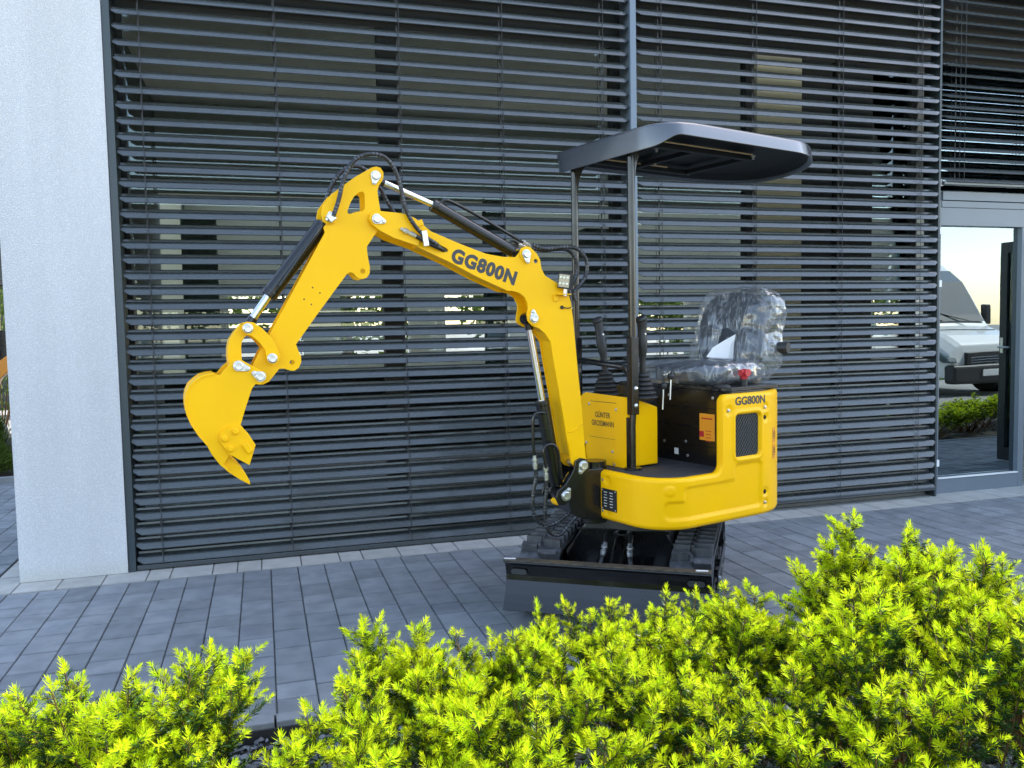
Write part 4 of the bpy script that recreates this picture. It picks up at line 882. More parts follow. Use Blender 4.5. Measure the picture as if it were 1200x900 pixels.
# canopy: crowned shell with turned-down rim
def canopy():
    def plan(k, n, ins=0.0):
        # outline angle table: front corners r=.13, rear corners r=.26
        pass
    pts = []
    def arc(cx, cy, rx, ry, a0, a1, n): 
        for i in range(n): a = math.radians(a0+(a1-a0)*i/n); pts.append((cx+rx*math.cos(a), cy+ry*math.sin(a), math.cos(a), math.sin(a)))
    X0, X1, Y, YF = CAN; XR = X0+.36
    arc(X1-.12, Y-.12, .12, .12, 90, 0, 12)     # near front corner
    for i in range(10): t = i/10; pts.append((X1, (Y-.12)+(-YF+.10-Y+.12)*t, 1, 0))
    arc(X1-.10, -YF+.10, .10, .10, 0, -90, 12)
    for i in range(14): t = i/14; pts.append((X1-.10+(XR-X1+.10)*t, -YF, 0, -1))
    arc(XR, 0, .36, YF, -90, -180, 26)
    arc(XR, 0, .36, Y, 180, 90, 26)
    for i in range(14): t = i/14; pts.append((XR+(X1-.12-XR)*t, Y, 0, 1))
    def zr(x): return 1.927-.040*sstep(X1-.10, X1, x)-.020*sstep(XR, X0, x) if x > XR else 1.927-.020*min(1, (XR-x)/.36)**2
    def ztp(x, y): return 1.990-.004*(abs(y)/Y)**2-.012*sstep(X1-.2, X1, x)-.022*min(1, max(0, XR-x)/.36)**2
    rows = []
    cx = (X0+X1)/2
    for x, y, nx, ny in pts:
        def q(ins, z): return U(x-nx*ins, y-ny*ins, z)
        r = []
        zb = zr(x)
        vi = .024*max(nx, 0)**2; r += [q(.020+vi, zb+.012), q(.004+vi, zb), q(vi, zb), q(.001+vi, zb+.004), q(.006, ztp(x, y)-.014), q(.010, ztp(x, y)-.006), q(.018, ztp(x, y)-.0015), q(.030, ztp(x, y)-.0003)]
        rows.append(r)
    mb = MB(); mb.grid(rows, closeu=True)
    # top sheet and underside, as concentric rings
    def sheet(zf, ins, flip):
        nonlocal mb
        rg = []
        for x, y, nx, ny in pts:
            vi = .024*max(nx, 0)**2 if flip else 0; xe, ye = x-nx*(ins+vi), y-ny*(ins+vi); rg.append([U(cx+(xe-cx)*t, ye*t, zf(cx+(xe-cx)*t, ye*t, t)) for t in (1, .93, .86, .78, .6, .4, .2, .01)])
        mb.grid(rg, closeu=True)
    def top(x, y, t): return ztp(x, y)+.008*(1-t)+(.008*sstep(.86, .78, t))
    sheet(top, .030, 0)
    c = obj('canopy', mb, 'canopy', ex)
    mb = MB(); sheet(lambda x, y, t: (zr(x)+.012 if t > .95 else 1.958-.012*min(1, max(0, XR-x)/.36)**2)+(.010*sstep(.93, .7, t)), .0205, 1); obj('headliner', mb, 'headliner', c)
    mb = MB(); mb.tube([U(.10, .245, 1.9455), U(-.44, .245, 1.9455)], .004, 6); mb.tube([U(.20, -.14, 1.9455), U(-.30, -.14, 1.9455)], .004, 6); obj('reflection_strip', mb, mat('gold_reflection', (.5, .36, .2), .35, metal=.6), c)  # gold tubes stand in for reflections along the black frame edges
    return c
CAN = (-.86, .275, .43, .30)
cano = canopy()
mb = MB()
for y in (-.19, .19): mb.box(U(-.14, y, 1.943), (.72, .026, .02), RU)
for x in (.20, -.15, -.47): mb.box(U(x, 0, 1.9428), (.026, .354, .0196), RU)
fr_ = obj('canopy_frame', mb, 'headliner', cano, bevel=.002)
for x, y in ((.15, .23), (.03, .14), (-.46, .23), (-.15, -.06), (-.10, -.14), (.17, -.23)):
    mb = MB(); mb._lathe(U(x, y, 1.945), -UP, [(.010, 0), (.010, .004), (.006, .0045), (.006, .016)], 12, 0); obj('bolt', mb, 'steel', cano)
# joysticks
def joystick(y, tilt, rake):
    mb = MB(); base = U(.14, y, .905); prof = []
    for k in range(6):
        z = .018*k; r = .062-.0065*k; prof += [(r*.84, z), (r, z+.006), (r, z+.011), (r*.84, z+.017)]
    mb._lathe(base, UP, prof, 28, 0); j = obj('joystick', mb, 'black_matt', ex, bevel=.0015)
    b0 = base+UP*.10; b1 = base+UP*.185+Fu*tilt*.3+Lu*rake*.3; b2 = base+UP*.27+Fu*tilt*.75+Lu*rake*.7; b3 = base+UP*.325+Fu*tilt+Lu*rake
    mb = MB(); pth = smooth_path([b0, b1, b2, b3], .008); n = len(pth)
    mb.tube(pth, [(.012+.008*sstep(.15, .45, i/n)+.002*math.sin(i/n*14)) for i in range(n)], 16); mb._lathe(b3, UP+Fu*.5, [(.020, -.004), (.025, .006), (.022, .016), (.010, .02)], 18, 0); obj('grip', mb, 'black_matt', j)
    mb = MB(); mb._lathe(b2+Lu*.018, Lu, [(.005, 0), (.004, .005)], 8, 0); obj('button', mb, 'steel', j); return j
joystick(-.075, .015, -.028); joystick(.165, .012, .010)
for y, x, z in ((.20, .088, .86), (.215, .06, .90)):
    mb = MB(); mb.cyl(U(x-.02, y+.006, z), U(x-.025, y+.006, z+.085), .0034, seg=10); l_ = obj('lever', mb, 'steel', ex)
    mb = MB(); mb._lathe(U(x-.025, y+.006, z+.083), UP, [(.006, 0), (.012, .006), (.014, .015), (.011, .025), (.004, .029)], 16, 0); obj('knob', mb, 'black_matt', l_)
# seat under a loose clear bag
def slab(mb, c, RM, prof_w, prof_h, th, n=3.2, bul=.25):
    """pillow: superellipse outline with a bulged face"""
    rows = []; N = 44
    for j in range(13):
        t = -1+2*j/12; e = (1-abs(t)**3.2)**(1/3.2) if abs(t) < 1 else 0
        e = .80+.20*e if abs(t) < 1 else .74
        row = []
        for k in range(N):
            a = 2*PI*k/N; ca_, sa_ = math.cos(a), math.sin(a); r = (abs(ca_)**n+abs(sa_)**n)**(-1/n)
            row.append(Vector(c)+RM @ Vector((ca_*r*prof_w*e, sa_*r*prof_h*e, t*th/2)))
        rows.append(row)
    cap0 = [Vector(c)+RM @ Vector((0, 0, -th/2))]*N; cap1 = [Vector(c)+RM @ Vector((0, 0, th/2*(1+bul)))]*N
    mid = [Vector(c)+RM @ Vector((math.cos(2*PI*k/N)*prof_w*.4, math.sin(2*PI*k/N)*prof_h*.4, th/2*(1+bul*.8))) for k in range(N)]
    rows = [cap0]+rows+[mid, cap1]
    mb.grid([[rows[j][k] for j in range(len(rows))] for k in range(N)], closeu=True)
SY = .075; SX = -.31
seatR = RU
mb = MB(); slab(mb, U(SX, SY, .995), RU, .185, .195, .085, bul=.3); seat = obj('seat', mb, 'seat', ex)
tl = math.radians(78); RBk = RU @ Matrix.Rotation(-tl, 3, 'Y').inverted() if False else RU @ Matrix(((0, 0, 1), (0, 1, 0), (-1, 0, 0))).transposed().inverted()
fwdb = (Fu*math.cos(.20)+UP*math.sin(.20)).normalized(); upb = (UP*math.cos(.20)-Fu*math.sin(.20)).normalized()
RBK = Matrix((upb, Lu, fwdb)).transposed()
bc = U(-.505, SY, 1.170)
mb = MB(); slab(mb, bc, RBK, .185, .188, .085, n=3.0, bul=.35)
backr = obj('backrest', mb, 'seat', seat)
mb = MB(); mb.cyl(U(-.545, SY+.20, 1.10), U(-.565, SY+.262, 1.10), .027, .025, seg=24); obj('recline_knob', mb, 'black_matt', seat, bevel=.003)
mb = MB(); lr = (Lu*.50-Fu*.866).normalized(); ln_ = lr.cross(UP)*-1; lc2 = U(-.395, SY+.035, 1.085); mb.prism([(-.075, -.022), (.0, -.032), (.065, -.040), (.060, .078), (.010, .052), (-.045, .020)], lc2, lr, UP, ln_, 0, .0012)
obj('leaflet', mb, 'paper', seat)
from mathutils import noise as mnoise
def bag(c, RM, w_, h_, th, amp, seed, n=3.0):
    mb = MB(); N = 150; J = 60; P = []
    for k in range(N):
        row = []
        for j in range(J):
            ph = -PI/2+PI*j/(J-1); a = 2*PI*k/N; ca_, sa_ = math.cos(a), math.sin(a); r = (abs(ca_)**n+abs(sa_)**n)**(-1/n)
            e = (abs(math.cos(ph)))**.45; tz = math.copysign(abs(math.sin(ph))**.7, ph)
            p = Vector((ca_*r*w_*e, sa_*r*h_*e, tz*th/2)); q = p*6+Vector((seed, 0, 0))
            d = mnoise.noise(q)*.7+mnoise.noise(q*2.3)*.4+(1-abs(mnoise.noise(q*1.6+Vector((3, 3, 3)))))*.5*mnoise.noise(q*.6)+mnoise.noise(Vector((q.x*6, q.y*1.5, q.z*6)))*.25
            p += p.normalized()*d*amp
            row.append(Vector(c)+RM @ p)
        P.append(row)
    mb.grid(P, closeu=True, smooth=True); return mb
mb = bag(U(SX+.02, SY+.02, .997), RU, .235, .232, .125, .026, 2.0); obj('plastic_cover', mb, 'film', seat, label='crumpled clear film over the seat cushion')
mb = bag(bc-fwdb*.030-upb*.010, RBK, .225, .232, .20, .030, 7.0, n=4.0); obj('plastic_cover', mb, 'film', seat, label='crumpled clear film bag over the backrest')
# things on top of the engine cover
mb = MB(); mb._lathe(U(-.145, .335, .935), UP, [(.048, 0), (.048, .006), (.034, .008), (.034, .018), (.028, .022)], 28, 0); fc = obj('fuel_cap', mb, 'black_matt', ex, bevel=.001)
mb = MB(); mb.cyl(U(-.285, .33, .935), U(-.285, .33, .975), .014); key = obj('battery_switch', mb, 'black_matt', ex)
mb = MB(); mb.cyl(U(-.285, .33, .968), U(-.285, .33, .995), .013, .017); mb.cyl(U(-.262, .33, 1.002), U(-.315, .33, 1.002), .014); mb.cyl(U(-.285, .315, 1.002), U(-.285, .352, 1.002), .016); obj('switch_key', mb, 'red', key, bevel=.002)
for x, y in ((-.11, .38), (-.20, .385), (-.22, .30), (-.12, .29)):
    mb = MB(); hexbolt(mb, U(x, y, .9345), UP, .005, .004); obj('bolt', mb, 'steel', ebox)
mb = MB(); mb.box(U(-.205, .30, .942), (.03, .02, .012), RU); obj('connector', mb, mat('green_plastic', (.03, .3, .12), .4), ex)

# ------------------------------------------------------------------ undercarriage
tt = math.radians(56.2); T = Vector((-math.cos(tt), -math.sin(tt), 0)); N_ = Vector((math.sin(tt), -math.cos(tt), 0)); TC = Vector((1.60, 3.452, 0))
def G(x, y, z): return TC+T*x+N_*y+UP*z
RT = Matrix((T, N_, UP)).transposed()
RW, TL, TWD = .125, .39, .17                       # wheel radius, half distance of the wheels, track width
def loop_point(s, r=RW):
    """point, tangent angle at arclength s of the stadium loop (s from the top rear going forward)"""
    L1 = 2*TL; L2 = PI*r; s %= 2*(L1+L2)
    if s < L1: return (-TL+s, .03+2*r-.0, 0)
    s -= L1
    if s < L2: a = s/r; return (TL+r*math.sin(a), .03+r+r*math.cos(a), -a)
    s -= L2
    if s < L1: return (TL-s, .03, PI)
    s -= L1; a = s/r; return (-TL-r*math.sin(a), .03+r-r*math.cos(a), PI-a)
PER = 2*(2*TL+PI*RW)
for yc in (.312, -.312):
    mb = MB(); rows = []
    for i in range(90):
        x, z, a = loop_point(PER*i/90); nx, nz = -math.sin(a)*-1, math.cos(a)
        nx, nz = (math.sin(-a), math.cos(a))
        rows.append([G(x+nx*o, yc+y, z+nz*o) for y, o in ((-TWD/2, -.012), (-TWD/2, .006), (TWD/2, .006), (TWD/2, -.012), (-TWD/2, -.012))])
    mb.grid(rows, closeu=True, smooth=False); tr_ = obj('track', mb, 'rubber', ex)
    lug = MB()
    lug.prism([(-.017, 0), (.017, 0), (.012, .030), (-.012, .030)], (0, -.034, 0), (1, 0, 0), (0, 0, 1), (0, 1, 0), 0, .066)
    lug.prism([(-.015, 0), (.015, 0), (.010, .028), (-.010, .028)], (0.004, .0325, 0), (.75, .35, 0), (0, 0, 1), (0, 1, 0), 0, .014)
    lme = lug.mesh('lug', [M['rubber']]); NL = 34
    for row, y0_ in enumerate((-.044, .044)):
        for i in range(NL):
            x, z, a = loop_point(PER*(i+.5*row)/NL); nx, nz = math.sin(-a), math.cos(a)
            p = G(x+nx*.006, yc+y0_, z+nz*.006)
            o = obj('lug', None, [], tr_, org=p, me=lme)
            dx = T*math.cos(a)+UP*math.sin(a); 
            up2 = (T*nx+UP*nz).normalized(); dy = up2.cross(dx)
            if row: dy = -dy; dx = -dx; dy = up2.cross(dx)
            o.rotation_euler = Matrix((dx, dy, up2)).transposed().to_euler()
    # wheels and side frame
    for x in (TL, -TL, .18, 0, -.18):
        r = RW-.014 if abs(x) > .3 else .05; z = .03+RW if abs(x) > .3 else .03+.05+.012
        mb = MB(); mb._lathe(G(x, yc-.06, z), N_, [(r*.5, -.012), (r, 0), (r, .12), (r*.8, .122), (r*.8, .112), (r*.35, .110), (r*.35, .145)], 28, 0); obj('track_wheel', mb, 'black', ex)
    mb = MB(); mb.prism([(-.30, .09), (.30, .09), (.30, .19), (.12, .235), (-.12, .235), (-.30, .19)], TC+N_*(yc), T, UP, N_, -.045, .045); mb.box(G(.0, yc+.0935 if yc > 0 else yc-.0935, .16), (.66, .006, .05), RT); sf = obj('side_frame', mb, 'black', ex, bevel=.004)
    for x in (-.28, .1, .28):
        mb = MB(); hexbolt(mb, G(x, yc+.0966, .16), N_, .009, .008); obj('bolt', mb, 'steel', sf)
# centre frame with sloped shoulders and the slewing ring
mb = MB()
mb.prism([(-.255, .10), (.255, .10), (.255, .22), (.17, .345), (-.17, .345), (-.255, .22)], TC, N_, UP, T, -.28, .22)
cf = obj('centre_frame', mb, 'grey_paint', ex, bevel=.006)
mb = MB(); mb.prism([(-.25, .10), (.25, .10), (.25, .20), (.185, .318), (-.185, .318), (-.25, .20)], TC, N_, UP, T, .2205, .226); mb.box(G(.232, 0, .322), (.012, .40, .012), RT); obj('front_plate', mb, 'black', cf, bevel=.002)
mb = MB(); mb.cyl(S+UP*.346, S+UP*.428, .20, seg=48); obj('slewing_ring', mb, 'grey_paint', ex)
# blade, arms and its cylinder
BX = .655; PB = []
prof = [(.030, .282), (.012, .278), (.004, .268), (-.004, .245), (-.008, .225), (-.005, .205), (.004, .185), (.018, .155), (.034, .125), (.050, .098)]
mb = MB(); hw = .402
back = [(x-.010, z) for x, z in prof[1:-1]]
mb.prism(prof+[(.043, .095)]+back[::-1]+[(.026, .292)], TC+T*(BX), T, UP, N_, -hw, hw); mb2 = mb
blade = obj('dozer_blade', mb, 'black', ex, bevel=.0015)
mb = MB(); mb.box(G(BX+.014, 0, .293), (.045, 2*hw, .006), RT); obj('top_strip', mb, mat('worn_edge', (.09, .075, .055), .45, noise=.5, nscale=40), blade, bevel=.001)
for y in (-.345, .345):
    mb = MB(); mb.prism(rounded(-.032, .032, -.011, .011, .0105), G(BX+.0, y, .242)+T*.0015, N_, UP, T, 0, .003); obj('slot_rim', mb, 'grey_paint', blade)
    mb = MB(); mb.box(G(BX+.016, y*1.08-.005, .2975), (.012, .045, .002), RT @ Matrix.Rotation(.15, 3, 'Z')); obj('paint_chip', mb, 'white_label', blade)
mb = MB()
for y in (-.15, .15): mb.prism([(.22, .10), (.22, .17), (BX-.01, .20), (BX-.01, .12)], TC+N_*(y-.025), T, UP, N_, 0, .05)
mb.box(G(.42, 0, .13), (.05, .25, .05), RT); obj('blade_arm', mb, 'black', blade, bevel=.003)
for y in (-.18, -.12, .12, .18):
    mb = MB(); p = G(.52, y, .185); mb.cyl(p, p+UP*.052, .005, seg=8); hexbolt(mb, p+UP*.05, UP, .007, .012); obj('grease_bolt', mb, 'steel', blade)
mb = MB(); mb.cyl(G(.24, .0, .30), G(.50, 0, .19), .030, seg=24); mb.box(G(.26, 0, .30), (.05, .07, .04), RT); bcyl = obj('blade_cylinder', mb, 'black', ex, bevel=.002)
mb = MB(); mb.cyl(G(.50, 0, .19), G(BX-.02, 0, .14), .016); obj('piston_rod', mb, 'chrome', bcyl)
for y, sg in ((-.052, -1), (.052, 1)):
    fitting(bcyl, G(.36, y, .30), G(.40, y*1.1, .255), .013)
    mb = MB(); mb.tube(smooth_path([G(.40, y*1.1, .255), G(.42, y*1.2, .225), G(.40, y*1.3, .18), G(.30, y*1.3, .15)]), .010, 10); mb.tube(smooth_path([G(.36, y, .30), G(.33, y, .325), G(.28, y*.8, .32)]), .010, 10); obj('hose', mb, 'hose', bcyl)
